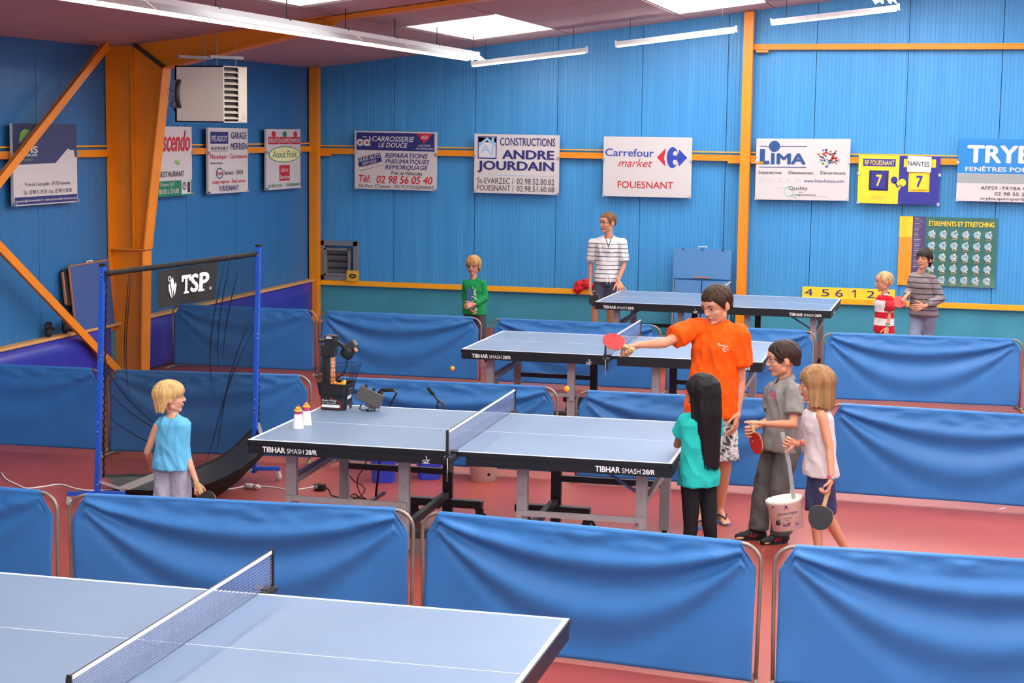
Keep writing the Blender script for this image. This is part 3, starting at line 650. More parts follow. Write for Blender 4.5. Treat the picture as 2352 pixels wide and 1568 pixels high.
# ---------------------------------------------------------------- court barriers
def barrier(name_lab, x0, y0, x1, y1, seed, h=.72, z0=.035, rot_feet=0.0, sag=1.0, group='blue court barriers'):
    d = V((x1 - x0, y1 - y0, 0)); L = d.length; ang = math.atan2(d.y, d.x)
    o = empty('court_barrier', (x0, y0, 0), ang, name_lab, 'barrier', group)
    r = .10; rnd = random.Random(seed)
    pts = [(.012 + .015, .0, .03)]
    pts += [(.022, 0, .3), (.018, 0, h - r)]
    for k in range(1, 7): a = PI / 2 * k / 6; pts.append((.018 + r - r * math.cos(a), 0, h - r + r * math.sin(a)))
    for k in range(0, 6): a = PI / 2 * k / 6; pts.append((L - .018 - r + r * math.sin(a), 0, h - r + r * math.cos(a)))
    pts += [(L - .018, 0, h - r), (L - .022, 0, .3), (L - .027, 0, .03)]
    MB().tube(pts, .0105, 8).build('frame', M_tube, o)
    for x, s in ((.027, 1), (L - .027, -1)):
        f = MB().tube([(x - s * .02, -.13, .014), (x, 0, .022), (x + s * .03, .13, .014)], .0105, 8).build('foot_bar', M_tube, o)
        MB().tube([(x - s * .022, -.14, .014), (x - s * .02, -.11, .014)], .013, 8).tube([(x + s * .028, .11, .014), (x + s * .032, .145, .014)], .013, 8).build('rubber_cap', M_brass, f)
    # hanging fabric with swags
    NX, NZ = 96, 40; vs = []; fs = []; xa, xb = .042, L - .042
    ph = rnd.uniform(0, 6); c0 = rnd.uniform(.42, .58); A = .030 * sag * rnd.uniform(.8, 1.2)
    for i in range(NX + 1):
        u = i / NX; x = xa + (xb - xa) * u
        cut = max(0, 1 - min(x - xa, xb - x) / .075)                      # the upper corners are cut off obliquely
        ztop = h + .004 - .125 * cut if cut > 0 else h + .004
        w = u / (2 * c0) if u < c0 else .5 + (u - c0) / (2 * (1 - c0))
        sh = max(.02, math.sin(PI * w)) ** .8
        for j in range(NZ + 1):
            v = (j / NZ) ** 1.15; z = ztop + (z0 - ztop) * v; dpt = h - z
            s = dpt / sh
            fold = A * (1.0 * math.exp(-((s - .17) / .055) ** 2) - .75 * math.exp(-((s - .30) / .07) ** 2) + .7 * math.exp(-((s - .45) / .09) ** 2) - .35 * math.exp(-((s - .62) / .09) ** 2))
            fold *= min(1, min(x - xa, xb - x) / .12)
            hem = .010 * math.exp(-((dpt - .075) / .02) ** 2) * noise.noise(V((x * 9 + seed, dpt * 20, 0)))
            cr = .020 * max(0, 1 - dpt / .17) * (noise.noise(V((x * 7, dpt * 16, seed))) + .5 * abs(noise.noise(V((x * 16 + dpt * 14, dpt * 10, seed + 5)))))
            edge = .010 * math.sin(z * 8 + ph) * max(0, 1 - min(u, 1 - u) * 9)
            y = -.013 - fold - hem - cr * min(1, dpt / .03) + edge - .01 * v
            vs.append((x, y if dpt > .012 else -.013, z))
    for i in range(NX):
        for j in range(NZ): a = i * (NZ + 1) + j; fs.append((a, a + 1, a + NZ + 2, a + NZ + 1))
    fb = MB().add(vs, fs, None, True).build('fabric', M_fabric, o)
    so = fb.modifiers.new('thick', 'SOLIDIFY'); so.thickness = .002; so.offset = 1
    # sleeve rolled over the top tube
    vs = []; fs = []; xs_ = xa + .075; xe_ = xb - .075; n = 60
    for i in range(n + 1):
        x = xs_ + (xe_ - xs_) * i / n
        for k in range(7):
            a = PI * k / 6; rr_ = .0145 + .002 * noise.noise(V((x * 14, k, seed)))
            vs.append((x, -rr_ * math.cos(a), h + rr_ * math.sin(a) * .9))
        vs.append((x, .0155, h - .03)); vs.append((x, .0145, h - .085))
    for i in range(n):
        for k in range(8): a = i * 9 + k; fs.append((a, a + 9, a + 10, a + 1))
    MB().add(vs, fs, None, True).build('top_sleeve', M_fabric, o)
    return o
BR = [ # label, x0,y0,x1,y1
 ('near row barrier at the left edge of the photo, behind the nearest table', -6.66, 8.55, -4.77, 8.47),
 ('near row barrier behind the near net, below the boy in light blue', -4.73, 8.47, -2.755, 8.67),
 ('large near row barrier in the middle, right of the near net', -2.735, 8.66, -.865, 8.46),
 ('near row barrier at the bottom right corner of the photo', -.835, 8.47, 1.12, 8.55),
 ('second row barrier at the left edge of the photo, behind the blue catch net post', -8.62, 12.86, -6.86, 12.96),
 ('second row barrier seen through the black catch net', -6.84, 12.93, -5.10, 13.20),
 ('second row barrier behind the ball robot and the control box', -4.97, 13.17, -3.02, 13.24),
 ('second row barrier behind the table end and the teenager in orange', -2.88, 13.14, -.96, 13.18),
 ('second row barrier behind the girl in white, at the right edge', -.92, 13.15, 1.02, 13.05),
 ('third row barrier next to the left wall pad, seen through the catch net', -8.66, 17.96, -6.89, 17.99),
 ('third row barrier behind the ball robot, left of the boy in green', -6.86, 17.93, -4.96, 17.93),
 ('third row barrier behind the third row table, below the striped teenager', -4.87, 17.91, -2.98, 17.90),
 ('third row barrier behind the head of the boy in the grey polo shirt', -2.96, 17.95, -1.37, 17.98),
 ('third row barrier below the two boys by the stretching poster', -1.33, 17.86, .70, 18.0)]
for i, (lab, a, b, c, d) in enumerate(BR):
    barrier(lab, a, b, c, d, 11 + i * 3, z0=(.02 if i < 4 else .045), sag=(1.0 if i not in (0, 4, 5, 9) else .35))
barrier('third row barrier running away past the right edge, only its leaning end tube in view', .80, 17.9, 1.30, 19.6, 91, h=.72, group='blue court barriers')

# ---------------------------------------------------------------- ball catching net
M_bl = mat('blue_frame', (30, 84, 196), .35)
tsp = empty('ball_catch_net', (-5.7, 11.7, 0), 0, 'tall black ball catch net on blue posts behind the near boy', 'catch net'); itsp = Matrix.Translation(-V(tsp.location))
def TP(mb, name, m, par=None, lab=None, bevel=0):
    o = mb.build(name, m, None, bevel=bevel)
    if par is None: o.parent = tsp; o.matrix_parent_inverse = itsp
    else: o.parent = par
    if lab: o['label'] = lab
    return o
# posts: positions on the floor and their slight lean, from the photo
LB = V((-5.95, 11.1, 0)); LT = aY(236, 612, 11.25); RB = V((-5.21, 12.36, 0)); RT = aY(594, 567, 12.45)
LB = aY(223, 1140, 11.15); LB.z = 0.06; RB = aY(584, 1105, 12.36); RB.z = .06
for nm, b, t in (('left', LB, LT), ('right', RB, RT)):
    p = TP(MB().bar(b, t, .034, .034, (1, 0, 0)), 'post', M_bl, bevel=.002)
    TP(MB().bar(t, t + (t - b).normalized() * .022, .038, .038, (1, 0, 0)), 'post_cap', M_black, p)
    for k in (.06, .27, .29, .33, .60, .62, .965):
        q = b + (t - b) * k; TP(MB().ball(q + V((-.0 if k * 100 % 2 else .012, -.019, 0)), .006, 8), 'bolt', M_chrome, p)
    # foot beams with castors
    f = V((.95, .31, 0)).normalized() if nm == 'right' else V((.95, .31, 0)).normalized()
    fb = TP(MB().bar(b - f * .21 + V((0, 0, .035)), b + f * .20 + V((0, 0, .035)), .035, .028), 'foot_beam', M_bl)
    for s in (-.2, .19):
        c = b + f * s; c.z = .03
        TP(MB().lathe([(0, -.008), (.024, -.008), (.028, 0), (.024, .008), (0, .008)], c, 16, None, Matrix.Rotation(PI / 2, 3, 'X')).box(c + V((0, 0, .032)), (.022, .03, .026)), 'castor', mat('castor_white', (216, 212, 212), .4), fb)
bl, br = LT + (LB - LT) * .03 + V((.02, 0, 0)), RT + (RB - RT) * .03 - V((.01, 0, 0))
rng = random.Random(3); pts = [bl + (br - bl) * (k / 40) for k in range(41)]
TP(MB().tube(pts, .02, 10, radii=[.018 + .004 * rng.random() for _ in pts]), 'top_roll', mat('black_cloth', (26, 26, 28), .75, bump=.4, bscale=30))
M_bc = MATS['black_cloth']
# netting: hangs from the roll to the tray edge, curves of slack in it
cl = aZ(236, 1092, .11); crr = aY(592, 972, 12.6)       # lower back corners of netting / tray
M_fnet = sheer('fine_black_net', (14, 15, 18), .42, .85)
NXn, NZn = 60, 50; vs = []; fs = []
for i in range(NXn + 1):
    u = i / NXn; t = bl + (br - bl) * u; b = cl + (crr - cl) * u; b = b + V((.05, .22, -.18)) * math.sin(PI * u)
    for j in range(NZn + 1):
        w = j / NZn; p = t + (b - t) * w
        slack = math.sin(PI * w) ** 1.2
        n_ = V((-.86, .50, 0)).normalized()
        p = p + n_ * (.22 * slack * math.sin(PI * u) ** .6 + .022 * math.sin(u * 26 + 3 * w) * (1 - abs(2 * u - 1)) * slack * (.4 + noise.noise(V((u * 6, w * 2, 3)))))
        vs.append(p)
for i in range(NXn):
    for j in range(NZn): a = i * (NZn + 1) + j; fs.append((a, a + 1, a + NZn + 2, a + NZn + 1))
TP(MB().add(vs, fs, None, True), 'netting', M_fnet)
def nv(u, w):
    t = bl + (br - bl) * u; b = cl + (crr - cl) * u + V((.05, .22, -.18)) * math.sin(PI * u); p = t + (b - t) * w
    return p + V((-.86, .50, 0)).normalized() * (.22 * max(0, math.sin(PI * w)) ** 1.2 * max(0, math.sin(PI * u)) ** .6 - .012)
for (ua, wa, ub, wb_) in ((.14, 0, .16, .50), (.155, 0, .175, .6), (.77, 0, .70, .72), (.80, 0, .765, .6), (.87, .05, .80, .55), (.985, .30, .62, .97), (.985, .42, .52, 1.0), (.01, .40, .33, .78), (.01, .52, .42, .86), (.01, .66, .45, .95)):
    pts = [nv(ua + (ub - ua) * k / 12, wa + (wb_ - wa) * (k / 12) ** (1.0 if wa < .2 else .75)) for k in range(13)]
    pts = [p if k == 0 or k == 12 else p for k, p in enumerate(pts)]
    TP(MB().tube(pts, .004, 6, radii=[.001 + .0045 * math.sin(PI * k / 12) for k in range(13)]), 'net_fold', sheer('net_fold_weave', (14, 15, 18), .5, .85))
for x_ in (0, 1):
    e = [nv(x_, k / NZn) + V((.006 * (1 if k % 2 else -1), 0, 0)) for k in range(NZn + 1)]
    TP(MB().tube(e, .007, 6), 'edge_lacing', M_bc)
e = [nv(1, k / NZn) for k in range(0, 22)]
TP(MB().tube(e, .012, 6), 'edge_sleeve', M_bc)
# tray of black cloth
fl = aZ(275, 1122, .10); fr = aY(610, 1030, 11.75)
NX, NZ = 40, 14; tv = []; fs = []
for i in range(NX + 1):
    u = i / NX; b = cl + (crr - cl) * u + V((.05, .22, -.18)) * math.sin(PI * u); f_ = fl + (fr - fl) * u + V((.12, -.10, -.10)) * math.sin(PI * u)
    for j in range(NZ + 1):
        w = j / NZ; p = b + (f_ - b) * w + V((0, 0, -.10 * math.sin(PI * w) * math.sin(PI * u) ** .5 - .01 * noise.noise(V((u * 12, w * 5, 0)))))
        p.z = max(p.z, .012); tv.append(p)
for i in range(NX):
    for j in range(NZ): a = i * (NZ + 1) + j; fs.append((a, a + 1, a + NZ + 2, a + NZ + 1))
TP(MB().add(tv, fs, None, True), 'ball_tray', mat('tray_cloth', (60, 60, 64), .5, bump=.4, bscale=12))
sv = []; fs = []
for i in range(NX + 1):
    u = i / NX; f_ = V(tv[i * (NZ + 1) + NZ])
    for j in range(6):
        w = j / 5; p = f_ + V((.02 * math.sin(PI * w) - .10 * w * math.sin(PI * u), .04 * w + .10 * w * math.sin(PI * u), -w * (.16 * math.sin(PI * u) + .02))); p.z = max(p.z, .012); sv.append(p)
for i in range(NX):
    for j in range(5): a = i * 6 + j; fs.append((a, a + 1, a + 7, a + 6))
TP(MB().add(sv, fs, None, True), 'tray_skirt', M_bc)
TP(MB().tube([tv[i * (NZ + 1)] for i in range(NX + 1)], .014, 8), 'tray_hem', M_bc)
al = mat('aluminium', (196, 192, 192), .35, .6)
TP(MB().bar(LB + V((.03, 0, .12)), fl, .03, .02), 'side_arm', al)
TP(MB().bar(crr, fr, .03, .02), 'side_arm', al)
TP(MB().bar(fl + V((0, 0, -.01)), aZ(380, 1083, .20), .006, .05, (0, 0, 1)), 'front_strap', al)
TP(MB().tube([aZ(448, 1135, .06), aY(578, 1078, 12.33)], .009, 8), 'support_rod', al)
# banner
b0, b1 = nv(.345, 0), nv(.725, 0)
bA, bB, bC, bD = aY(361, 623, (b0.y + .0)), aY(499, 600, b1.y), aY(495, 686, b1.y - .02), aY(362, 708, b0.y - .02)
bn = V((.5, -.86, 0)).normalized() * .012
vs2 = []; fs = []; 
def bil(u, w): return (bA * (1 - u) + bB * u) * (1 - w) + (bD * (1 - u) + bC * u) * w
for i in range(25):
    for j in range(13):
        u, w = i / 24, j / 12; vs2.append(bil(u, w) + bn * (1 + 1.2 * w * math.sin(u * 9)))
for i in range(24):
    for j in range(12): a = i * 13 + j; fs.append((a, a + 1, a + 14, a + 13))
ban = TP(MB().add(vs2, fs, None, True), 'banner', mat('banner_cloth', (17, 17, 19), .6, bump=.2, bscale=20), None, 'black cloth banner with white TSP lettering')
class BP(Print):
    def P(s, u, v, lift): return bil(u, v) + bn * (1 + 1.2 * v * math.sin(u * 9)) + bn.normalized() * (.003 + .0012 * lift)
    def text(s, body, x0, y0, x1, y1, m, **k):
        vs, fs = text2d(body, k.get('bold', 0)); s.mb.add([s.P(x0 + (x1 - x0) * v.x, y1 + (y0 - y1) * v.y, 3 + v.z) for v in vs], fs, m); return s
P = BP(bA, bB - bA, bD - bA, bn)
for t_, xa, xb in (('T', .41, .55), ('S', .55, .69), ('P', .70, .87)): P.text(t_, xa, .22, xb, .72, M_letter, bold=.07)
for (xa, xb, y) in ((.40, .435, .31), (.525, .56, .31)): P.rect(xa, .22, xb, y + .08, M_letter, 3)
P.rect(.44, .665, .53, .72, M_letter, 3); P.rect(.68, .665, .79, .72, M_letter, 3)
P.text('R', .885, .66, .905, .70, M_letter); P.ring(.895, .68, .02, .04, .005, M_letter, 3)
P.poly([(.18, .42), (.205, .35), (.215, .5), (.235, .78), (.215, .72), (.185, .55)], M_letter, 3); P.poly([(.215, .30), (.245, .22), (.265, .3), (.28, .45), (.255, .62), (.24, .78), (.235, .6), (.22, .4)], M_letter, 3)
P.poly([(.27, .45), (.305, .36), (.315, .45), (.295, .65), (.265, .74), (.27, .6)], M_letter, 3); P.ring(.2, .25, .025, .075, .012, M_letter, 3)
TP(P.mb, 'lettering', M_letter, ban)

# ---------------------------------------------------------------- ball robot on the table, control box, cups
rb = aZ(766, 943, .76); RZ = .52
rob = empty('ball_robot', (-4.262, 11.50, .7605), 0.0, 'black ball robot with wire basket full of orange balls on the table', 'ball robot')
M_ob = mat('orange_ball', (250, 150, 20), .45)
def rsq(w, d, z, r, n=5):
    out = []
    for cx_, cy_, a0 in ((w / 2 - r, -d / 2 + r, -PI / 2), (w / 2 - r, d / 2 - r, 0), (-w / 2 + r, d / 2 - r, PI / 2), (-w / 2 + r, -d / 2 + r, PI)):
        for k in range(n): a = a0 + PI / 2 * k / (n - 1); out.append((cx_ + r * math.cos(a), cy_ + r * math.sin(a), z))
    return out
def loft(rings, m=None, cap0=True, cap1=True, smooth=False):
    vs = []; fs = []; n = len(rings[0])
    for r in rings: vs += r
    for i in range(len(rings) - 1):
        for k in range(n): fs.append((i * n + k, i * n + (k + 1) % n, (i + 1) * n + (k + 1) % n, (i + 1) * n + k))
    if cap0: fs.append(tuple(range(n))[::-1])
    if cap1: fs.append(tuple(range((len(rings) - 1) * n, len(rings) * n)))
    return vs, fs
vs, fs = loft([rsq(.215, .20, 0, .03), rsq(.222, .205, .10, .03), rsq(.245, .225, .13, .035), rsq(.262, .24, .20, .035), rsq(.275, .25, .205, .035), rsq(.275, .25, .215, .035), rsq(.258, .235, .213, .035), rsq(.25, .225, .165, .03)], None)
rob.scale = (.87, .87, .88); grp(rob, MB().add(vs, fs), 'bin', M_black)
wm = mat('black_wire', (34, 34, 38), .35, .5)
wr = [rsq(.27, .245, .215, .035, 5), rsq(.30, .27, .27, .04, 5), rsq(.33, .31, .325, .04, 5)]
wr[2] = [(x * 1.0 + (.015 if x > 0 else 0), y, z + (.045 if x > 0.12 else (.01 if x > 0 else .02)) ) for x, y, z in wr[2]]
mb = MB()
for r in wr: mb.tube(r + [r[0]], .0022, 5, caps=False)
def onring(r, t):
    n = len(r); seg = [(V(r[(i + 1) % n]) - V(r[i])).length for i in range(n)]; L = sum(seg) * t
    for i, s_ in enumerate(seg):
        if L <= s_: return V(r[i]).lerp(V(r[(i + 1) % n]), L / max(s_, 1e-6))
        L -= s_
    return V(r[0])
for k in range(36):
    t = k / 36; mb.tube([onring(wr[0], t), onring(wr[1], t), onring(wr[2], t)], .0015, 4, caps=False)
grp(rob, mb, 'wire_basket', wm)
x0, y0 = -.035, -.02
twr = grp(rob, MB().box((x0 - .045, y0, .25), (.05, .06, .42)).box((x0 - .02, y0, .475), (.115, .10, .09)).box((x0 - .0, y0, .56), (.095, .09, .085)).box((x0 - .075, y0, .55), (.06, .05, .025)), 'lift_tower', M_black, .004)
P = Print((x0 - .035, y0 - .0455, .595), (.06, 0, 0), (0, 0, -.02), (0, -1, 0)); P.rect(.1, 0, .8, .3, M_letter); P.rect(0, .5, .9, .9, M_letter); P.rect(-.1, -.4, 1.1, -.3, C_red); grp(twr, P.mb, 'printed_label', M_letter)
grp(rob, MB().tube([(x0 + .015, y0 - .015, .12), (x0 + .015, y0 - .015, .43)], .023, 12), 'ball_tube', sheer('clear_plastic', (205, 190, 180), .22, .2))
for k in range(8): grp(rob, MB().ball((x0 + .015, y0 - .015, .175 + .0335 * k), .019, 12), 'ball', M_ob)
hd = grp(rob, MB().box((x0 + .085, y0 - .02, .53), (.08, .03, .03), None, Matrix.Rotation(.5, 3, 'Y')).lathe([(0, 0), (.045, 0), (.055, .02), (.055, .075), (.045, .095), (0, .1)], (x0 + .125, y0 - .02, .43), 16, None, Matrix.Rotation(.5, 3, 'Y')), 'throwing_head', M_black)
hd2 = MB().box((x0 + .175, y0 - .03, .525), (.11, .075, .06), None, Matrix.Rotation(-.55, 3, 'Y').__matmul__(Matrix.Rotation(.0, 3, 'Z')))
grp(rob, hd2, 'motor_housing', mat('dark_grey_plastic', (52, 50, 52), .35), .01)
grp(rob, MB().box((x0 + .215, y0 - .03, .50), (.012, .05, .045), None, Matrix.Rotation(-.55, 3, 'Y')), 'copper_contact', mat('copper', (176, 106, 70), .4, .4))
grp(rob, MB().tube([(x0 + .145, y0 - .02, .43), (x0 + .14, y0 - .03, .36), (x0 + .115, y0 - .04, .29), (x0 + .05, y0 - .04, .25)], .0065, 8), 'cable', M_rubber)
rr = random.Random(9)
for k in range(15):
    grp(rob, MB().ball((rr.uniform(-.01, .095), rr.uniform(-.085, .085), .195 + rr.uniform(0, .022)), .0195, 12), 'ball', M_ob)
P = Print((-.098, -.1035, .148), (.175, 0, 0), (0, 0, -.135), (0, -1, -.06))
P.poly([(0, 0), (.18, .02), (.45, .25), (.62, .42), (1, .6), (1, 1), (0, 1)], C_red, 1); P.poly([(.02, .03), (.17, .045), (.44, .28), (.61, .45), (.98, .625), (.98, .98), (.02, .98)], M_black, 2)
P.text('Robo-Pong', .06, .45, .78, .6, M_letter, .02, .3); P.text('TABLE TENNIS ROBOT', .04, .64, .78, .69, M_letter, .01); P.rect(.04, .2, .3, .235, M_letter, 3)
P.poly([(.08, .76), (.92, .76), (.96, .82), (.96, .87), (.92, .93), (.08, .93), (.04, .87), (.04, .82)], M_letter, 3)
grp(rob, P.mb, 'printed_label', M_letter)
P = Print((.133, -.09, .195), (-.008, .15, 0), (-.02, 0, -.16), (1, 0, 0)); P.text('Robo-Pong', .1, .1, .9, .22, C_grey, .02, .3); P.text('TABLE TENNIS', .1, .3, .8, .36, C_grey); P.rect(.08, .48, .82, .66, M_letter, 2); P.rect(.25, 1.02, .6, 1.22, C_sk, 2)
grp(rob, P.mb, 'printed_label', M_letter)
cb = empty('control_box', (aZ(852, 933, .76).x + .052, 11.49, .762), .1, 'dark grey robot control box with three knobs tilted on the table', 'control box')
Rt = Matrix.Rotation(.42, 3, 'Y') @ Matrix.Rotation(-.25, 3, 'X')
cb.scale = (1.22, 1.22, 1.15); cc = V((0, 0, .080)); grp(cb, MB().box(cc, (.155, .06, .085), None, Rt), 'case', mat('dark_grey_plastic', (52, 50, 52), .35), .003)
grp(cb, MB().box(cc + Rt @ V((0, 0, .0435)), (.14, .05, .002), None, Rt), 'face_plate', M_steel)
for k in (-.05, 0, .05): grp(cb, MB().lathe([(0, 0), (.011, 0), (.009, .022), (0, .022)], cc + Rt @ V((k, 0, .044)), 12, None, Rt), 'knob', M_black)
grp(cb, MB().box(cc + Rt @ V((.06, -.012, .045)), (.02, .014, .001), None, Rt), 'red_label', C_red)
grp(cb, MB().box(cc + Rt @ V((.03, .0, -.05)), (.06, .05, .02), None, Rt), 'rest_bracket', M_dsteel)
grp(cb, MB().tube([(-.045, -.02, .04), (-.055, -.03, .012), (-.03, -.05, .006), (.0, -.045, .012), (.01, -.03, .03), (.02, -.05, .008), (-.01, -.04, .004)], .004, 6), 'cable_loop', M_rubber)
for nm, (px, py), seed, lab, cols in (('paper_cup', (681, 985), 1, 'white cup upside down at the table edge, nearer to the net post of the pair', None), ('paper_cup', (700, 977), 2, 'white cup upside down on the table, nearer to the ball robot', None)):
    p = aZ(px, py, .76)
    mb = MB().lathe([(0, .094), (.024, .094), (.026, .092), (.036, .004), (.038, .0), (.034, 0), (.024, .088)], (0, 0, 0), 28)
    o = mb.build('paper_cup', M_white, None, p + V((0, .03, .0005)))
    tag(o, ('white upturned cup on the table under the pink and yellow knob toy' if seed == 1 else 'white upturned cup on the table under the pink and orange knob toy'), 'cup', 'upturned cups')
    q = empty('knob_toy', p + V((0, .03, .0955)), 0, ('little pink ball with yellow swirl on the front cup' if seed == 1 else 'little pink ball with orange swirl on the rear cup'), 'toy', 'toys on the cups')
    q.scale = (.85, .85, .68); grp(q, MB().ball((0, 0, .024), .0285, 16), 'ball', mat('hot_pink', (216, 40, 130), .35))
    a, b = (mat('toy_yellow', (246, 220, 60), .4), mat('toy_orange', (246, 110, 30), .4))
    cyc = (a, b) if seed == 1 else (b, a)
    for k in range(4):
        R = .027 - .006 * k; grp(q, MB().tube([(R * math.cos(t * PI / 5), R * math.sin(t * PI / 5), .038 + k * .012) for t in range(11)], .0085 - .001 * k, 8), 'swirl', cyc[k % 2])
    grp(q, MB().ball((0, 0, .088), .007, 8), 'tip', mat('hot_pink', (216, 40, 130), .35))
for p, lab in ((aY(1039, 846, 14.), 'orange ball in flight in front of the third row barrier'), (aY(1302, 893, 11.6), 'orange ball in flight above the middle table')):
    o = MB().ball((0, 0, 0), .0205, 18).build('table_tennis_ball', M_ob, None, p); tag(o, lab, 'ball')

# ---------------------------------------------------------------- things under and behind the middle table
for (px, py), w, lab in (((880, 1104), .21, 'blue plastic tub on the floor, the left one under the middle table'), ((985, 1097), .21, 'blue plastic tub on the floor, the right one under the middle table')):
    p = aZ(px, py); vs, fs = loft([rsq(w * .8, w * .8, 0, .03), rsq(w * .98, w * .98, .27, .035), rsq(w * 1.05, w * 1.05, .275, .035), rsq(w * 1.05, w * 1.05, .29, .035), rsq(w * .93, w * .93, .288, .03), rsq(w * .77, w * .77, .01, .03)])
    o = empty('plastic_tub', (p.x, p.y - .0, .0005), .45, lab, 'tub', 'blue tubs'); grp(o, MB().add(vs, fs), 'body', mat('tub_blue', (48, 66, 190), .4))
p = aZ(1107, 1103)
def bucket(h, r0, r1, m):
    return MB().lathe([(0, .0), (r0, 0), (r1 - .004, h - .03), (r1 + .003, h - .028), (r1 + .004, h - .004), (r1, h), (r1 - .004, h - .002), (r0 - .004, .004), (0, .004)], (0, 0, 0), 32, m)
o = empty('white_bucket', (p.x, p.y + .04, .0005), 0, 'cream white bucket standing on the floor behind the middle table', 'bucket'); grp(o, bucket(.27, .105, .12, None), 'body', M_cream); grp(o, MB().lathe([(0, 0), (.012, 0), (.012, .008), (.005, .008), (0, .006)], (.07, -.085, .06), 12, None, Matrix.Rotation(PI / 2, 3, 'X')), 'handle_lug', M_black)
# black handles behind the table
hx = [aY(869, 902, 12.0), aY(875, 896, 12.0), aY(904, 895, 12.0), aY(911, 903, 12.0), aY(893, 936, 12.0)]
o = empty('trolley_handle', (hx[4].x, 12.0, 0), 0, 'black bent tube handle standing behind the table, beside the control box', 'handle'); i3 = Matrix.Translation(-V(o.location))
def PP(mb, nm, m, par, inv): q = mb.build(nm, m, None); q.parent = par; q.matrix_parent_inverse = inv; return q
PP(MB().tube(hx + [V((hx[4].x - .06, 12.0, .4)), V((hx[4].x - .10, 12.0, .012))], .009, 8), 'tube', M_black, o, i3); PP(MB().tube(hx[1:3], .014, 8), 'grip', M_rubber, o, i3); PP(MB().tube([V((hx[4].x - .10, 11.85, .012)), V((hx[4].x - .10, 12.2, .012))], .012, 8), 'foot', M_black, o, i3)
hx = [aY(983, 890, 12.0), aY(1006, 919, 12.0), aY(1018, 926, 12.0), aY(1021, 940, 12.0)]
o = empty('trolley_handle', (hx[3].x, 12.0, 0), 0, 'black slanting tube handle standing behind the table, left of the net', 'handle'); i3 = Matrix.Translation(-V(o.location))
PP(MB().tube(hx + [V((hx[3].x, 12.0, .012))], .009, 8), 'tube', M_black, o, i3); PP(MB().tube([hx[0], hx[0].lerp(hx[1], .55)], .014, 8), 'grip', M_rubber, o, i3); PP(MB().tube([hx[1], hx[1] + V((-.01, 0, -.10))], .008, 8), 'side_tube', M_black, o, i3); PP(MB().tube([V((hx[3].x, 11.85, .012)), V((hx[3].x, 12.2, .012))], .012, 8), 'foot', M_black, o, i3)
# cables and power supply
def cable(pxs, r, m, name, lab, zs=None):
    P0 = [aZ(x, y, (zs[i] if zs else r)) for i, (x, y) in enumerate(pxs)]
    pts = []
    for i in range(len(P0) - 1):
        a = P0[max(i - 1, 0)]; b = P0[i]; c = P0[i + 1]; d = P0[min(i + 2, len(P0) - 1)]
        for k in range(6):
            t = k / 6; pts.append(.5 * ((2 * b) + (c - a) * t + (2 * a - 5 * b + 4 * c - d) * t * t + (3 * b - a - 3 * c + d) * t ** 3))
    pts.append(P0[-1]); pts = [V((p.x, p.y, max(p.z, r))) for p in pts]
    o = MB().tube(pts, r, 6).build(name, m); return tag(o, lab, 'cable')
cable([(4, 1086), (14, 1100), (40, 1113), (62, 1121), (100, 1117), (138, 1112), (175, 1122), (215, 1126), (262, 1124)], .006, M_white, 'power_cable', 'white power cable snaking over the red floor from the left edge')
cable([(470, 1126), (505, 1125), (540, 1121), (566, 1115)], .006, M_white, 'power_cable', 'white power cable on the floor between the near boy and the plug connector')
cable([(598, 1116), (630, 1119), (660, 1124), (690, 1123), (724, 1117)], .005, M_white, 'power_cable', 'thin white cable from the plug connector to the black power adapter')
p = aZ(581, 1117, .02); o = empty('plug_connector', (p.x, p.y, .0215), -.1, 'white plug and socket joined on the floor by the net castor', 'plug'); Ry = Matrix.Rotation(PI / 2, 3, 'Y')
grp(o, MB().lathe([(0, 0), (.012, 0), (.021, .012), (.021, .06), (.014, .075), (0, .075)], (-.07, 0, 0), 14, None, Ry), 'socket', M_white); grp(o, MB().lathe([(0, 0), (.019, 0), (.019, .03), (.01, .055), (0, .055)], (.01, 0, 0), 14, None, Ry), 'plug', M_white)
p = aZ(735, 1126, 0); o = empty('power_adapter', (p.x, p.y, .0005), -.1, 'black power adapter block on the floor under the middle table', 'adapter'); grp(o, MB().box((0, 0, .025), (.08, .05, .05)), 'block', M_black, .004); grp(o, MB().lathe([(0, 0), (.016, 0), (.014, .012), (0, .012)], (-.02, -.025, .03), 12, None, Matrix.Rotation(PI / 2, 3, 'X')), 'round_socket', mat('pale_socket', (120, 150, 170), .4))
cable([(748, 1118), (757, 1126), (760, 1136), (775, 1141), (795, 1147), (812, 1145), (822, 1138), (812, 1134), (806, 1140), (824, 1143), (838, 1144)], .004, M_rubber, 'power_cable', 'thin black cable coiled on the floor under the middle table')
cable([(843, 1045), (838, 1070), (824, 1092), (820, 1110), (826, 1130), (832, 1140), (842, 1146)], .004, M_rubber, 'power_cable', 'thin black cable hanging down under the middle table', [.62, .5, .36, .25, .12, .02, .004])
cable([(803, 1092), (815, 1106), (830, 1113), (838, 1124), (830, 1138), (820, 1141)], .004, M_rubber, 'power_cable', 'thin black cable looping to the floor beside the black leg', [.33, .28, .22, .14, .04, .004])
o = MB().tube([(aZ(2296, 1169, .004)), (aZ(2309, 1167, .004))], .006, 6).build('paper_scrap', M_white); tag(o, 'small white scrap lying on the red floor by the right edge', 'scrap')

# ---------------------------------------------------------------- heater hung from the beam
hA, hB, hC = aY(401, 150, 16.35), aY(513, 152, 16.35), aY(401, 277, 16.35)
w_ = hB.x - hA.x; z1, z0_ = 3.36, 2.79; d_ = .55
ht = empty('air_heater', ((hA.x + hB.x) / 2, 16.6, z0_), 0, 'cream box air heater with a louvred side hung below the ceiling', 'heater'); i4 = Matrix.Translation(-V(ht.location))
M_heat = mat('heater_cream', (206, 196, 186), .45)
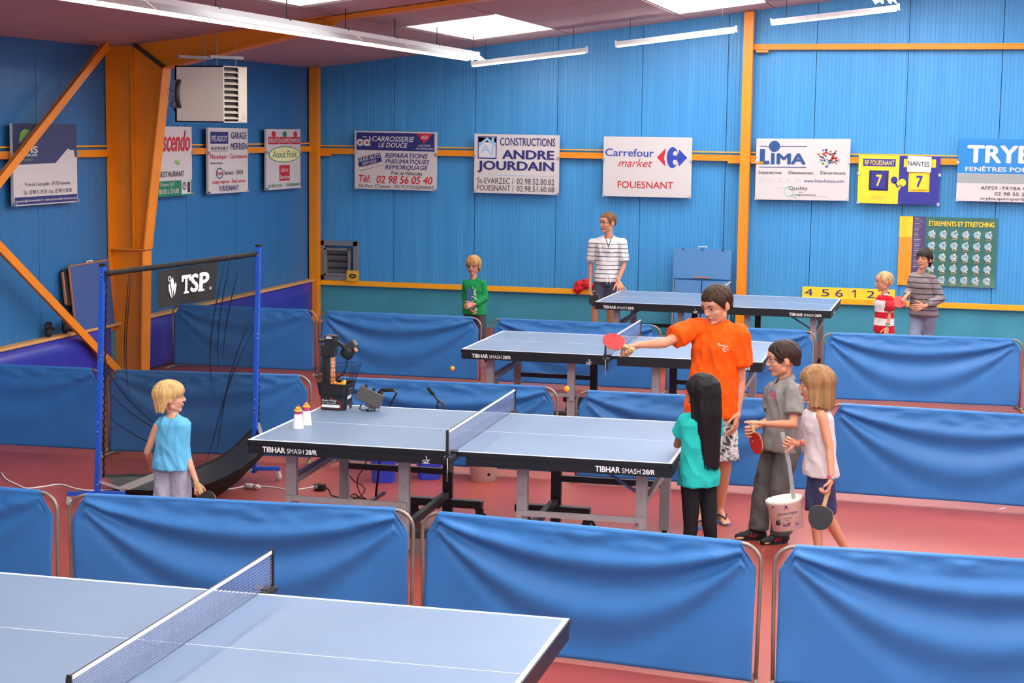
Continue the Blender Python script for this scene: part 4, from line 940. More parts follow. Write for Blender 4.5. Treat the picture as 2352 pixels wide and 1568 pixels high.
# case turned so that the louvred end faces right and the camera
e1 = (hB - hA); e1.z = 0; e1.normalize(); far = V(aY(567, 153, 16.62)); e2 = far - hB; e2.z = 0
A0 = V((hA.x, 16.35, z0_)); B0 = V((hB.x, 16.35, z0_)); C0 = B0 + e2; D0 = A0 + e2; H = z1 - z0_
PP(MB().prism([A0, B0, B0 + e2 * .03, A0 + e2 * .03], (0, 0, H)).prism([D0, C0, C0 - e2 * .03, D0 - e2 * .03], (0, 0, H)).prism([A0, D0, D0 + V((.02, 0, 0)), A0 + V((.02, 0, 0))], (0, 0, H)).prism([A0, B0, C0, D0], (0, 0, .012)).prism([A0 + V((0, 0, H - .012)), B0 + V((0, 0, H - .012)), C0 + V((0, 0, H - .012)), D0 + V((0, 0, H - .012))], (0, 0, .012)), 'case', M_heat, ht, i4)
PP(MB().prism([B0 + e2 * .65, C0, C0 + V((-.012, 0, 0)), B0 + e2 * .65 + V((-.012, 0, 0))], (0, 0, H)), 'side_panel', M_heat, ht, i4)
PP(MB().prism([B0 + V((-.06, 0, .02)) + e2 * .02, B0 + e2 * .95 + V((-.06, 0, .02)), B0 + e2 * .95 + V((-.07, 0, .02)), B0 + V((-.07, 0, .02)) + e2 * .02], (0, 0, H - .04)), 'dark_coil', mat('coil', (60, 54, 52), .6), ht, i4)
for k in range(9):
    z = .035 + k * .058; a = B0 + e2 * .03 + V((.0, 0, z)); b = B0 + e2 * .66 + V((0, 0, z)); PP(MB().prism([a, b, b + V((-.035, 0, .018)), a + V((-.035, 0, .018))], (0, 0, .006)), 'louvre', M_heat, ht, i4)
fc = A0 + e2 * .5 + V((-.05, 0, H * .5)); Rx = Matrix.Rotation(-PI / 2, 3, 'Y')
PP(MB().lathe([(.18, 0), (.2, 0), (.2, .05), (.18, .05), (.18, 0)], fc + V((.05, 0, 0)), 28, None, Rx), 'fan_ring', M_dsteel, ht, i4)
PP(MB().lathe([(0, 0), (.07, 0), (.07, .09), (.05, .11), (0, .11)], fc + V((.04, 0, 0)), 18, None, Rx), 'fan_motor', M_black, ht, i4)
mb = MB()
for k in range(16):
    a = 2 * PI * k / 16; mb.tube([fc + V((.0, .2 * math.cos(a), .2 * math.sin(a))), fc + V((-.09, .14 * math.cos(a), .14 * math.sin(a))), fc + V((-.1, .03 * math.cos(a), .03 * math.sin(a)))], .003, 4)
for r in (.2, .15, .09): mb.tube([fc + V((-.09 if r < .18 else 0, r * math.cos(2 * PI * k / 24), r * math.sin(2 * PI * k / 24))) for k in range(25)], .003, 4, caps=False)
PP(mb, 'fan_guard', M_steel, ht, i4)
PP(MB().tube([fc + V((-.08, 0, -.05)), fc + V((-.14, 0, -.10)), fc + V((-.06, 0, -.2)), fc + V((.06, -.02, -.26))], .008, 6), 'cable', M_rubber, ht, i4)
for (u, w) in ((.18, .1), (.18, .9), (.82, .1), (.82, .9)):
    p = A0 + V((w_ * u, 0, H)) + e2 * w; PP(MB().tube([p, V((p.x, p.y, min(zc(p.x) - .002, p.z + .30)))], .005, 6), 'threaded_rod', M_steel, ht, i4)
for u in (.18, .82):
    p = A0 + V((w_ * u, 0, H + .09)); PP(MB().bar(p - e2 * .2, p + e2 * 1.2, .03, .03), 'hanger_rail', M_steel, ht, i4)
P = Print(B0 + e2 * .72 + V((.002, 0, .11)), e2 * .22, V((0, 0, -.08)), (1, 0, 0)); P.lines([[(.2, .9), (.5, .2), (.8, .9), (.2, .9)]], .004, C_grey, 1); PP(P.mb, 'small_emblem', C_grey, ht, i4)

# ---------------------------------------------------------------- fluorescent lamps
M_lamp = emis('tube_light', (255, 252, 240), TUBE); M_lamp2 = emis('tube_light_weak', (255, 252, 240), TUBE * .5)
M_lampoff = emis('tube_dim', (255, 252, 244), TUBE * 1.1)
def lamp(name, a, b, lab, glow, hang=.3, wide=.05, group=None):
    a = V(a); b = V(b); o = empty(name, (a + b) / 2, 0, lab, 'lamp', group); inv = Matrix.Translation(-V(o.location)); d = (b - a).normalized()
    PP(MB().bar(a, b, wide, .055), 'housing', M_white, o, inv)
    PP(MB().bar(a + d * .03 - V((0, 0, .034)), b - d * .03 - V((0, 0, .034)), wide * .7, .022), 'diffuser', glow, o, inv)
    for e, s in ((a, 1), (b, -1)): PP(MB().bar(e - d * s * .004, e + d * s * .012, wide + .012, .085), 'end_cap', M_white, o, inv)
    for k in (.12, .88):
        p = a + (b - a) * k; PP(MB().tube([p + V((0, 0, .02)), V((p.x, p.y, zc(p.x) - .001))], .004, 6), 'hanger', M_dsteel, o, inv)
    return o
YL = 21.9
for (x0, y0, x1, y1, lab) in ((1084, 146, 1349, 114, 'short lamp over the back wall, leftmost of the three'), (1414, 101, 1692, 66, 'short lamp over the back wall, middle of the three'), (1771, 50, 2066, 16, 'short lamp over the back wall, rightmost of the three')):
    lamp('fluorescent_lamp', aY(x0, y0, YL), aY(x1, y1, YL), lab, M_lampoff, group='short fluorescent lamps')
def long_lamp(xw, zw, y1, y0, lab, M_lamp=M_lamp):
    o = empty('lamp_row', (xw, (y0 + y1) / 2, zw), 0, lab, 'lamp', 'long fluorescent lamp rows'); inv = Matrix.Translation(-V(o.location))
    y = y1
    while y > y0:
        ya = max(y - 1.56, y0)
        PP(MB().box((xw, (y + ya) / 2, zw + .075), (.07, y - ya - .01, .05)), 'gear_tray', M_white, o, inv)
        vs = [(xw - .13, 0, zw - .01), (xw - .05, 0, zw + .05), (xw + .05, 0, zw + .05), (xw + .13, 0, zw - .01), (xw + .125, 0, zw - .015), (xw + .045, 0, zw + .042), (xw - .045, 0, zw + .042), (xw - .125, 0, zw - .015)]
        PP(MB().prism([V((a, y - .005, c)) for a, _, c in vs], (0, -(y - ya - .01), 0)), 'reflector', M_white, o, inv)
        for s in (-.045, .045): PP(MB().tube([(xw + s, y - .03, zw + .01), (xw + s, ya + .03, zw + .01)], .016, 10), 'tube', M_lamp, o, inv)
        p = V((xw, y - .2, zw + .1)); PP(MB().tube([p, V((xw, y - .2, zc(xw) - .001))], .005, 6).box(p, (.08, .03, .02)), 'hanger', M_dsteel, o, inv)
        y = ya
    return o
e = aX(1088, 142, -6.1)
long_lamp(-6.03, 3.63, 21.4, .5, 'long bright lamp row running from the upper left to the short lamps', M_lamp2)
long_lamp(-.93, 4.28, 20.9, .5, 'long lamp row whose end just shows at the top right')
long_lamp(4.0, 4.85, 20.9, .5, 'long lamp row under the roof ridge, outside the photo to the right')

# ---------------------------------------------------------------- things on and against the walls
v0, v1, v2 = aY(738, 551, YB - .03), aY(825, 555, YB - .03), aY(741, 641, YB - .03)
vw, vh = v1.x - v0.x, v0.z - v2.z
o = empty('vent_grille', (v0.x + vw / 2, YB, v2.z), 0, 'grey metal ventilation grille on the back wall near the corner', 'vent'); vc = V((0, 0, vh / 2))
M_vent = mat('vent_grey', (132, 136, 142), .4, .4, var=.1)
mb = MB()
for s in (-1, 1): mb.box((s * (vw / 2 - .035), -.05, vh / 2), (.07, .10, vh)).box((0, -.05, vh / 2 + s * (vh / 2 - .035)), (vw, .10, .07))
grp(o, mb, 'outer_frame', M_vent, .004)
mb = MB()
for s in (-1, 1): mb.box((-.02 + s * (vw / 2 - .105), -.065, vh / 2 - .02), (.035, .10, vh - .16)).box((-.02, -.065, vh / 2 - .02 + s * (vh / 2 - .1)), (vw - .18, .10, .035))
grp(o, mb, 'inner_frame', M_vent, .003)
grp(o, MB().box((-.02, -.012, vh / 2 - .02), (vw - .2, .01, vh - .2)), 'back_plate', M_dsteel)
for k in range(4): grp(o, MB().box((-.02, -.055, .12 + .095 * k), (vw - .23, .085, .006), None, Matrix.Rotation(-.95, 3, 'X')), 'louvre', M_vent)
p = aY(811, 648, YB - .1); o = empty('number_card', (p.x, YB - .12, .592), 0, 'yellow card with a zero standing on the ledge beside the vent', 'card'); C_oc = mat('card_ochre', (218, 170, 44), .5)
grp(o, MB().box((0, 0, .075), (.18, .012, .15)), 'card', C_oc); P = Print((-.09, -.0075, .15), (.18, 0, 0), (0, 0, -.15), (0, -1, 0)); P.ring(.52, .52, .3, .22, .13, C_dk, 1); grp(o, P.mb, 'number', C_dk, label='printed zero')
n0, n1 = aY(1843, 660, YB - .06), aY(2056, 668, YB - .06)
o = empty('number_strip', ((n0.x + n1.x) / 2, YB - .06, .592), 0, 'long yellow strip with 4 5 6 1 2 standing on the ledge', 'number strip'); nw = n1.x - n0.x
hw = nw / 2
for k in (0, 1): grp(o, MB().box((-hw / 2 + hw * k, 0, .0725 + .0), (hw - .004, .012, .145)), 'card', C_yel)
P = Print((-nw / 2, -.0075, .145), (nw, 0, 0), (0, 0, -.145), (0, -1, 0))
for c, x in (('4', .03), ('5', .21), ('6', .36), ('1', .555), ('2', .70), ('3', .86)):
    P = Print((-nw / 2, -.0075, .145), (nw, 0, 0), (0, 0, -.145), (0, -1, 0)); (P.text(c, x, .17, x + .085, .82, C_navy, .0, 0) if c != '1' else P.lines([[(x - .012, .32), (x + .02, .19), (x + .02, .82)]], .016, C_navy)); grp(o, P.mb, 'number', C_navy)
# folded half table and its twin leaning on the left wall
M_htab = mat('half_table_blue', (74, 128, 184), .5, var=.04); M_wood = mat('bare_edge', (176, 112, 76), .6)
f0, f1, f2 = aY(1547, 570, YB - .25), aY(1680, 573, YB - .25), aY(1545, 672, YB - .25)
fw = f1.x - f0.x
o = empty('folded_table', (f0.x + fw / 2, YB - .22, 0), 0, 'light blue folded table leaning on the back wall beside the tall post', 'table'); zt_ = f0.z; Rl = Matrix.Rotation(-.06, 3, 'X')
grp(o, MB().box((0, .0, zt_ - .20), (fw, .022, .40), None, Rl), 'panel', M_htab, .003, 'upper panel of the folded table')
for s in (-1, 1): grp(o, MB().box((s * (fw / 4 - .01), -.03, (zt_ - .42) / 2), (fw / 2 - .035, .022, zt_ - .42), None, Rl), 'panel', M_htab)
for s in (-1, 1): grp(o, MB().bar((s * (fw / 2 - .006), -.05, .0), (s * (fw / 2 - .006), .03, zt_ - .42), .015, .03, (0, 1, 0)), 'edge_rail', M_steel)
grp(o, MB().box((0, -.03, zt_ - .38), (.22, .018, .014)), 'latch', M_wood); grp(o, MB().tube([(-.06, 0, zt_), (-.055, 0, zt_ + .03), (.055, 0, zt_ + .03), (.06, 0, zt_)], .007, 6), 'handle', M_white)
for x in (-.26, .0, .27): grp(o, MB().box((x, -.012, zt_ - .004), (.03, .012, .01)), 'hinge', M_dsteel)
g0, g1, g2 = aX(165, 612, -8.82), aX(248, 598, -8.82), aX(177, 760, -8.82)
o = empty('folded_table', (-8.72, (g0.y + g1.y) / 2, .62), 0, 'dark blue board with bare edges leaning on the left wall behind the pad', 'table'); i5 = Matrix.Translation(-V(o.location))
M_hd = mat('board_blue', (58, 88, 146), .5, var=.05)
ga, gb = V((-8.84, g0.y, g0.z)), V((-8.84, g1.y + .05, g1.z)); gd, gc = V((-8.805, g0.y + .06, .617)), V((-8.805, g1.y + .11, .617))
PP(MB().prism([ga, gb, gc, gd], (-.022, 0, 0)), 'panel', M_hd, o, i5)
PP(MB().bar(ga + V((-.01, -.006, 0)), gd + V((-.01, -.006, 0)), .03, .014, (1, 0, 0)).bar(ga + V((-.01, 0, .005)), gb + V((-.01, 0, .005)), .03, .012), 'bare_edge', M_wood, o, i5)
PP(MB().prism([ga + V((-.03, -.10, -.03)), ga + V((-.03, .3, -.03)), ga + V((-.0, .3, -.40)), ga + V((-.0, -.10, -.40))], (-.02, 0, 0)), 'folded_leaf', M_black, o, i5)
PP(MB().bar(ga + V((-.03, -.11, -.05)), ga + V((-.0, -.10, -.38)), .02, .02, (1, 0, 0)), 'leaf_edge', M_wood, o, i5)
PP(MB().tube([ga.lerp(gb, .42), ga.lerp(gb, .43) + V((0, 0, .025)), ga.lerp(gb, .56) + V((0, 0, .025)), ga.lerp(gb, .57)], .006, 6), 'handle', M_white, o, i5)
for k, (px, h) in enumerate(((103, .13), (113, .155), (121, .13), (128, .15), (142, .165), (152, .13), (160, .11))):
    q = aX(px, 775 - (px - 103) * .33, -8.83); rr = random.Random(k)
    o = empty('shoe_pair' if k in (4, 5) else 'black_object', (-8.85, q.y, .616), 0, None, 'shoe')
    bpy.data.objects.remove(o)
M_sh = mat('dark_cloth', (22, 22, 26), .7, bump=.4, bscale=40)
def glove(y, lab):
    o = empty('goalkeeper_glove', (-8.84, y, .616), 0, lab, 'glove', 'black gloves on the pad ledge')
    grp(o, MB().ball((0, 0, .05), (.035, .055, .05), 12), 'palm', M_sh)
    for k in range(4): grp(o, MB().tube([(0, -.045 + .03 * k, .07), (.0, -.055 + .036 * k, .145 + .012 * (k in (1, 2)))], .013, 8, radii=[.015, .012]), 'finger', M_sh)
    grp(o, MB().tube([(0, .05, .05), (.01, .09, .085)], .014, 8), 'thumb', M_sh)
glove(aX(112, 770, -8.84).y, 'black glove standing on the pad ledge, left of the pair'); glove(aX(150, 757, -8.84).y, 'black glove standing on the pad ledge, next to the leaning board')
# red cloth on the ledge
p = aY(1340, 676, YB - .08); vs = []; fs = []; nn = 26
mb = MB()
for (dx, dz, rx, rz) in ((-.05, .0, .085, .075), (.04, .045, .075, .06), (.10, .0, .07, .05), (-.07, -.05, .06, .05)):
    mb.ball((dx, 0, dz), (rx, .06, rz), 20)
o = mb.build('red_cloth', mat('red_cloth', (206, 30, 44), .8, bump=.6, bscale=18)); o.location = (p.x, YB - .10, .64); tag(o, 'crumpled red cloth on the ledge beside the striped teenager', 'cloth')
rm = o.modifiers.new('r', 'REMESH'); rm.mode = 'VOXEL'; rm.voxel_size = .008; dt = bpy.data.textures.new('crumple', 'CLOUDS'); dt.noise_scale = .035; dm = o.modifiers.new('d', 'DISPLACE'); dm.texture = dt; dm.strength = .07; s2 = o.modifiers.new('s', 'SMOOTH'); s2.iterations = 2
# ---------------------------------------------------------------- people
TC = V((.25, -.968, 0)).normalized(); LC = V((-.968, -.25, 0)).normalized(); ZU = V((0, 0, 1))
def facing(phi): a = math.radians(phi); return (TC * math.cos(a) + LC * math.sin(a)).normalized()
def fuse(mb, voxel, smooth=2, fac=.5):
    me = mb.mesh('fuse', M_white); o = bpy.data.objects.new('fuse', me); COL.objects.link(o)
    r = o.modifiers.new('r', 'REMESH'); r.mode = 'VOXEL'; r.voxel_size = voxel; r.use_smooth_shade = True
    if smooth: s = o.modifiers.new('s', 'SMOOTH'); s.iterations = smooth; s.factor = fac
    dg = bpy.context.evaluated_depsgraph_get(); m2 = bpy.data.meshes.new_from_object(o.evaluated_get(dg))
    vs = [v.co.copy() for v in m2.vertices]; ns = [v.normal.copy() for v in m2.vertices]; fs = [tuple(p.vertices) for p in m2.polygons]
    bpy.data.objects.remove(o); bpy.data.meshes.remove(me); bpy.data.meshes.remove(m2); return vs, fs, ns
def cone(mb, a, ra, b, rb, flat0=False, flat1=False, n=14):
    a = V(a); b = V(b); mb.tube([a, b], ra, n, radii=[ra, rb])
    if not flat0: mb.ball(a, ra * .999, n)
    if not flat1: mb.ball(b, rb * .999, n)
def sect(mb, secs, S, F, n=24, caps=True):
    """loft of ellipses: (centre, half width, half depth)"""
    rings = []
    for c, a, b in secs:
        rings.append([V(c) + S * (a * math.copysign(abs(math.cos(2 * PI * k / n)) ** .9, math.cos(2 * PI * k / n))) + F * (b * math.copysign(abs(math.sin(2 * PI * k / n)) ** .9, math.sin(2 * PI * k / n))) for k in range(n)])
    vs, fs = loft(rings); mb.add(vs, fs, None, True)
def hand_prims(mb, w, d, n, s, curl, thumb, spread=.12, tcurl=.6):
    """w wrist, d pointing direction, n palm normal (fingers curl towards it), thumb = side sign"""
    d = V(d).normalized(); n = V(n); n = (n - d * n.dot(d)).normalized(); sd = n.cross(d) * thumb
    w = V(w)
    cs = curl if isinstance(curl, (list, tuple)) else [curl] * 4
    offs = (.030, .010, -.010, -.028); Ls = (.070, .078, .073, .057)
    cone(mb, w - d * .02 * s, .020 * s, w + d * .025 * s, .021 * s)
    for k in range(4):
        kb = w + d * (.092 - .006 * abs(k - 1)) * s + sd * offs[k] * s
        cone(mb, w + d * .015 * s + sd * offs[k] * .45 * s, .0135 * s, kb, .0115 * s, n=8)
        p = kb; ang = 0; L = Ls[k] * s
        dk = (d + sd * (spread * (1.3 - k) * .6)).normalized()
        for seg, (fr, c) in enumerate(((.45, .9), (.32, 1.15), (.23, .7))):
            ang += cs[k] * c; q = p + (dk * math.cos(ang) + n * math.sin(ang)) * (L * fr)
            r0 = (.0092, .0082, .0075)[seg] * s; cone(mb, p, r0, q, r0 * .92, n=8); p = q
    tb = w + d * .022 * s + sd * .020 * s + n * .004 * s; td = (d * .62 + sd * .72 + n * .3 * tcurl).normalized()
    t1 = tb + td * .045 * s; cone(mb, tb, .015 * s, t1, .011 * s, n=8)
    t2d = (td + n * .5 * tcurl + d * .5 - sd * .2 * tcurl).normalized(); t2 = t1 + t2d * .032 * s; cone(mb, t1, .0105 * s, t2, .0085 * s, n=8)
    cone(mb, t2, .0085 * s, t2 + t2d * .015 * s, .0075 * s, n=8)
class Head:
    def __init__(h, c, F, hh, pitch=0, roll=0):
        h.c = V(c); h.hh = hh; F = V(F).normalized(); S = F.cross(ZU).normalized()
        R = Matrix.Rotation(math.radians(pitch), 3, S) @ Matrix.Rotation(math.radians(roll), 3, F)
        h.f = R @ F; h.s = R @ S; h.u = h.s.cross(h.f)
        h.R = Matrix((h.s, h.f, h.u)).transposed()
    def P(h, x, y, z): return h.c + (h.s * x + h.f * y + h.u * z) * h.hh
    def ell(h, mb, c, r, n=20, tilt=None):
        R = h.R @ tilt if tilt is not None else h.R
        mb.ball(h.P(*c), tuple(q * h.hh for q in r), n, None, R)
    def cone(h, mb, a, ra, b, rb): cone(mb, h.P(*a), ra * h.hh, h.P(*b), rb * h.hh, n=12)
def make_head(h, neck, nr):
    mb = MB()
    h.ell(mb, (0, -.06, .12), (.335, .43, .375), 28); h.ell(mb, (0, .10, -.10), (.265, .27, .33), 24); h.ell(mb, (0, .17, .16), (.27, .235, .23), 20)
    h.cone(mb, (-.17, .02, -.26), .11, (-.04, .24, -.38), .075); h.cone(mb, (.17, .02, -.26), .11, (.04, .24, -.38), .075); h.ell(mb, (0, .26, -.385), (.085, .09, .075))
    for s in (-1, 1):
        h.ell(mb, (s * .15, .20, -.10), (.10, .12, .10)); h.cone(mb, (s * .05, .375, .105), .030, (s * .20, .315, .10), .03)
        h.ell(mb, (s * .345, -.06, -.02), (.03, .075, .115), 12, Matrix.Rotation(.25 * s, 3, 'Z') @ Matrix.Rotation(-.2, 3, 'X')); h.ell(mb, (s * .335, -.03, -.09), (.025, .05, .05), 10)
        h.ell(mb, (s * .04, .405, -.105), (.035, .045, .028), 10)
    h.cone(mb, (0, .35, .07), .035, (0, .43, -.07), .042); h.ell(mb, (0, .44, -.085), (.035, .04, .032), 10)
    h.ell(mb, (0, .345, -.21), (.095, .05, .045), 12); h.ell(mb, (0, .335, -.28), (.07, .05, .03), 12)
    cone(mb, h.P(0, -.10, -.22), nr * 1.02, V(neck), nr * 1.05, False, False, 18); cone(mb, h.P(0, .0, -.26), nr * .8, V(neck) + h.f * nr * .2, nr * .9)
    return fuse(mb, h.hh * .0155, 2, .4)
def face_bits(h, root, brow, lip, skin, closed=False, glasses=False):
    dk = mat('eye_dark', (48, 34, 28), .3); wt = mat('eye_white', (226, 220, 216), .3)
    for s in (-1, 1):
        e = MB(); c = (s * .145, .318, .03)
        if not closed:
            h.ell(e, c, (.058, .036, .030), 14)
            o = e.build('eye', wt, root)
            e = MB(); h.ell(e, (s * .145, .342, .028), (.024, .015, .026), 12); e.build('iris', dk, o)
        else:
            o = None
        e = MB(); e.tube([h.P(s * .085, .345, .035), h.P(s * .145, .362, .064 if not closed else .02), h.P(s * .205, .325, .04 if not closed else .025)], .006 * h.hh, 6, radii=[.006 * h.hh, .011 * h.hh, .007 * h.hh]); e.build('eyelid', dk, root)
        e = MB(); e.tube([h.P(s * .06, .395, .115), h.P(s * .14, .385, .15), h.P(s * .225, .315, .125)], .014 * h.hh, 6, radii=[.013 * h.hh, .018 * h.hh, .008 * h.hh]); e.build('eyebrow', brow, root)
    e = MB()
    e.tube([h.P(-.095, .345, -.235), h.P(-.03, .398, -.215), h.P(0, .40, -.222), h.P(.03, .398, -.215), h.P(.095, .345, -.235)], .01, 8, radii=[q * h.hh for q in (.006, .018, .016, .018, .006)])
    e.tube([h.P(-.085, .345, -.242), h.P(0, .392, -.262), h.P(.085, .345, -.242)], .01, 8, radii=[q * h.hh for q in (.006, .024, .006)]); e.build('lips', lip, root)
    if glasses:
        e = MB()
        for s in (-1, 1):
            e.tube([h.P(s * .145 + .085 * math.cos(2 * PI * k / 16), .395 - .1 * max(0, s * math.cos(2 * PI * k / 16)) * .3, .02 + .06 * math.sin(2 * PI * k / 16)) for k in range(17)], .0022, 5, caps=False)
            e.tube([h.P(s * .23, .37, .03), h.P(s * .33, .2, .03), h.P(s * .345, -.02, .02)], .002, 5)
        e.tube([h.P(-.06, .40, .02), h.P(.06, .40, .02)], .0022, 5); e.build('glasses', M_dsteel, root)
HC = (0, -.06, .12); HR = (.335, .43, .375)
def make_hair(h, style, m, root, seed=1):
    rnd = random.Random(seed); st = dict(front=.27, side=.02, back=-.28, vol=1.09, n=150, jit=.03, lr=.035, fall=0.0, flare=0.0, part=0.0); st.update(style)
    def zend(az):
        a = abs(az) * 180 / PI
        if st.get('short'):
            pts = [(0, st['front']), (38, st['front'] - .01), (56, st['front'] - .10), (68, -.02), (77, -.06), (84, .10), (104, .12), (116, -.08), (132, st['back']), (180, st['back'])]
            for (a0, z0), (a1, z1) in zip(pts[:-1], pts[1:]):
                if a <= a1: t = (a - a0) / (a1 - a0); t = t * t * (3 - 2 * t); return z0 + (z1 - z0) * t
        def sm(x, a0, a1): t = min(1, max(0, (x - a0) / (a1 - a0))); return t * t * (3 - 2 * t)
        z = st['front'] + (st['side'] - st['front']) * sm(a, 48, 78)
        return z + (st['back'] - z) * sm(a, 92, 125)
    def P(az, z, vol):
        cz = HC[2]; rz = HR[2] * vol; zl = cz - .45 * HR[2]
        zz = max(z, zl); s_ = math.sqrt(max(0, 1 - ((zz - cz) / rz) ** 2)); x = HR[0] * vol * s_ * math.sin(az); y = HC[1] + HR[1] * vol * s_ * math.cos(az)
        if z < zl:
            dd = zl - z; x *= (1 + st['flare'] * min(dd, .6)) * (1 - st.get('taper', 0) * max(0, dd - .5)); y = y - st.get('backoff', -.12) * min(dd, .4) * (1 if math.cos(az) < 0 else 0)
            q = h.P(x, y, zl); dn = h.u.lerp(ZU, min(1, dd * 1.2)).normalized(); return q - dn * dd * h.hh
        e = st.get('close', 0)
        if e:
            ze = zend(az); t = max(0, min(1, 1 - (z - ze) / .22)); k_ = 1 - e * t * t
            cx0 = HC[1]; x *= k_; y = cx0 + (y - cx0) * k_
        return h.P(x, y, z)
    def path(az, ze, vol, n=10, sw=0.0):
        out = []; cz = HC[2]; rz = HR[2] * vol; zl = cz - .45 * HR[2]; top = cz + rz * .995
        zs = []
        th1 = math.acos(max(-1, min(1, (max(ze, zl) - cz) / rz)))
        for k in range(n + 1): zs.append(cz + rz * math.cos(max(.05, th1 * k / n)))
        if ze < zl:
            m_ = max(2, int((zl - ze) / .12)); zs += [zl + (ze - zl) * (k + 1) / m_ for k in range(m_)]
        N = len(zs)
        return [P(az + sw * (1 - k / (N - 1)), z, vol) for k, z in enumerate(zs)]
    mb = MB()
    # cap: closed solid between outer and inner surfaces
    NA = 44; azs = [-PI + 2 * PI * k / NA for k in range(NA)]; outer = [path(a, zend(a), st['vol']) for a in azs]; N = min(len(p) for p in outer)
    def resamp(p, n):
        L = [0]
        for a, b in zip(p[:-1], p[1:]): L.append(L[-1] + (b - a).length)
        out = []; 
        for k in range(n):
            t = L[-1] * k / (n - 1); i = 0
            while i < len(L) - 2 and L[i + 1] < t: i += 1
            q = (t - L[i]) / max(1e-9, L[i + 1] - L[i]); out.append(p[i].lerp(p[i + 1], min(1, max(0, q))))
        return out
    n_ = 26; O = [resamp(p, n_) for p in outer]; I = [resamp(path(a, zend(a), st['vol'] * .86), n_) for a in azs]
    vs = [p for r in O for p in r] + [p for r in I for p in r]; fs = []; off = NA * n_
    for i in range(NA):
        j = (i + 1) % NA
        for k in range(n_ - 1):
            fs.append((i * n_ + k, i * n_ + k + 1, j * n_ + k + 1, j * n_ + k)); fs.append((off + i * n_ + k, off + j * n_ + k, off + j * n_ + k + 1, off + i * n_ + k + 1))
        fs.append((i * n_ + n_ - 1, off + i * n_ + n_ - 1, off + j * n_ + n_ - 1, j * n_ + n_ - 1))
        fs.append((i * n_, j * n_, off + j * n_, off + i * n_))
    mb.add(vs, fs, None, True)
    for k in range(st['n']):
        az = rnd.uniform(-PI, PI); ze = zend(az) - rnd.uniform(0, st['jit']) - (st['fall'] * rnd.random() if abs(az) > 1.2 else 0)
        vol = st['vol'] * rnd.uniform(.985, 1.035); p = resamp(path(az, ze, vol, 10, rnd.uniform(.1, .5) * st.get('swirl', 1)), 12)
        r = st['lr'] * h.hh * rnd.uniform(.7, 1.2); mb.tube(p, r, 6, radii=[r * (.8 + .4 * math.sin(PI * i / 11)) * (1 - .75 * (i / 11) ** 4) for i in range(12)])
    for (a0, a1, z1, r) in st.get('tufts', []):
        p = [h.P(*a0), h.P(*a1), h.P(*z1)]; mb.tube(p, .01, 6, radii=[r * h.hh, r * h.hh * .8, r * h.hh * .2])
    vs, fs, ns = fuse(mb, h.hh * .017, 1, .4)
    out = []
    for v, n in zip(vs, ns):
        loc = h.R.transposed() @ (v - h.c); az = math.atan2(loc.x, loc.y + .06 * h.hh)
        out.append(v + n * (.010 * h.hh * noise.noise(V((az * 16, loc.z / h.hh * 1.5, seed)))))
    MB().add(out, fs, None, True).build('hair', m, root)
def hair_mat(name, rgb, rough=.45):
    m = mat(name, rgb, max(rough, .5), 0, .22, var=.38, vscale=30, bump=.9, bscale=70, stretch=(1, 1, .10)); return m
def cloth_mat(name, rgb, rough=.8): return mat(name, rgb, rough, 0, .2, var=.05, vscale=20, bump=.35, bscale=22, stretch=(1, 1, .6))
def band_mat(name, z0, z1, bands, base, rough=.8):
    """printed horizontal bands: colour by height on the garment"""
    m = cloth_mat(name, base, rough); nt = m.node_tree; b = nt.nodes['Principled BSDF']
    tc = nt.nodes.new('ShaderNodeTexCoord'); sp = nt.nodes.new('ShaderNodeSeparateXYZ'); nt.links.new(tc.outputs['Object'], sp.inputs[0])
    nz = nt.nodes.new('ShaderNodeTexNoise'); nz.inputs['Scale'].default_value = 9; nt.links.new(tc.outputs['Object'], nz.inputs['Vector'])
    ad = nt.nodes.new('ShaderNodeMath'); ad.operation = 'MULTIPLY_ADD'; ad.inputs[1].default_value = .012; nt.links.new(nz.outputs['Fac'], ad.inputs[0]); nt.links.new(sp.outputs[2], ad.inputs[2])
    mr = nt.nodes.new('ShaderNodeMapRange'); mr.inputs[1].default_value = z0; mr.inputs[2].default_value = z1; nt.links.new(ad.outputs[0], mr.inputs[0])
    cr = nt.nodes.new('ShaderNodeValToRGB'); cr.color_ramp.interpolation = 'CONSTANT'; els = cr.color_ramp.elements
    els[0].position = 0; els[0].color = lin(base); stops = []
    for a, c, col in bands: stops.append(((a - z0) / (z1 - z0), col)); stops.append(((c - z0) / (z1 - z0), base))
    stops = sorted(stops, key=lambda t: t[0])
    els[1].position = max(0, min(1, stops[0][0])); els[1].color = lin(stops[0][1])
    for p, c in stops[1:]:
        if 0 < p < 1: e = els.new(p); e.color = lin(c)
    nt.links.new(mr.outputs[0], cr.inputs[0]); nt.links.new(cr.outputs[0], b.inputs['Base Color']); return m
def wrinkle(vs, fs, ns, amp, seed, sc=9, zs=.6):
    out = []
    for v, n in zip(vs, ns):
        q = V((v.x * sc, v.y * sc, v.z * sc * zs + (v.x + v.y) * sc * .5 + seed * 7.3)); a = noise.noise(q + V((noise.noise(q * .7), 0, noise.noise(q * .6))) * .8); b = noise.noise(q * 2.3)
        out.append(v + n * amp * ((1 - abs(a) * 2.6) * .6 + b * .5))
    return MB().add(out, fs, None, True)
SKINS = {}
def skin_mat(name, rgb):
    if name in MATS: return MATS[name]
    m = mat(name, rgb, .5, 0, .35, var=.06, vscale=12); b = m.node_tree.nodes['Principled BSDF']
    b.inputs['Subsurface Weight'].default_value = .12; b.inputs['Subsurface Radius'].default_value = (.02, .008, .004); b.inputs['Subsurface Scale'].default_value = .5; return m
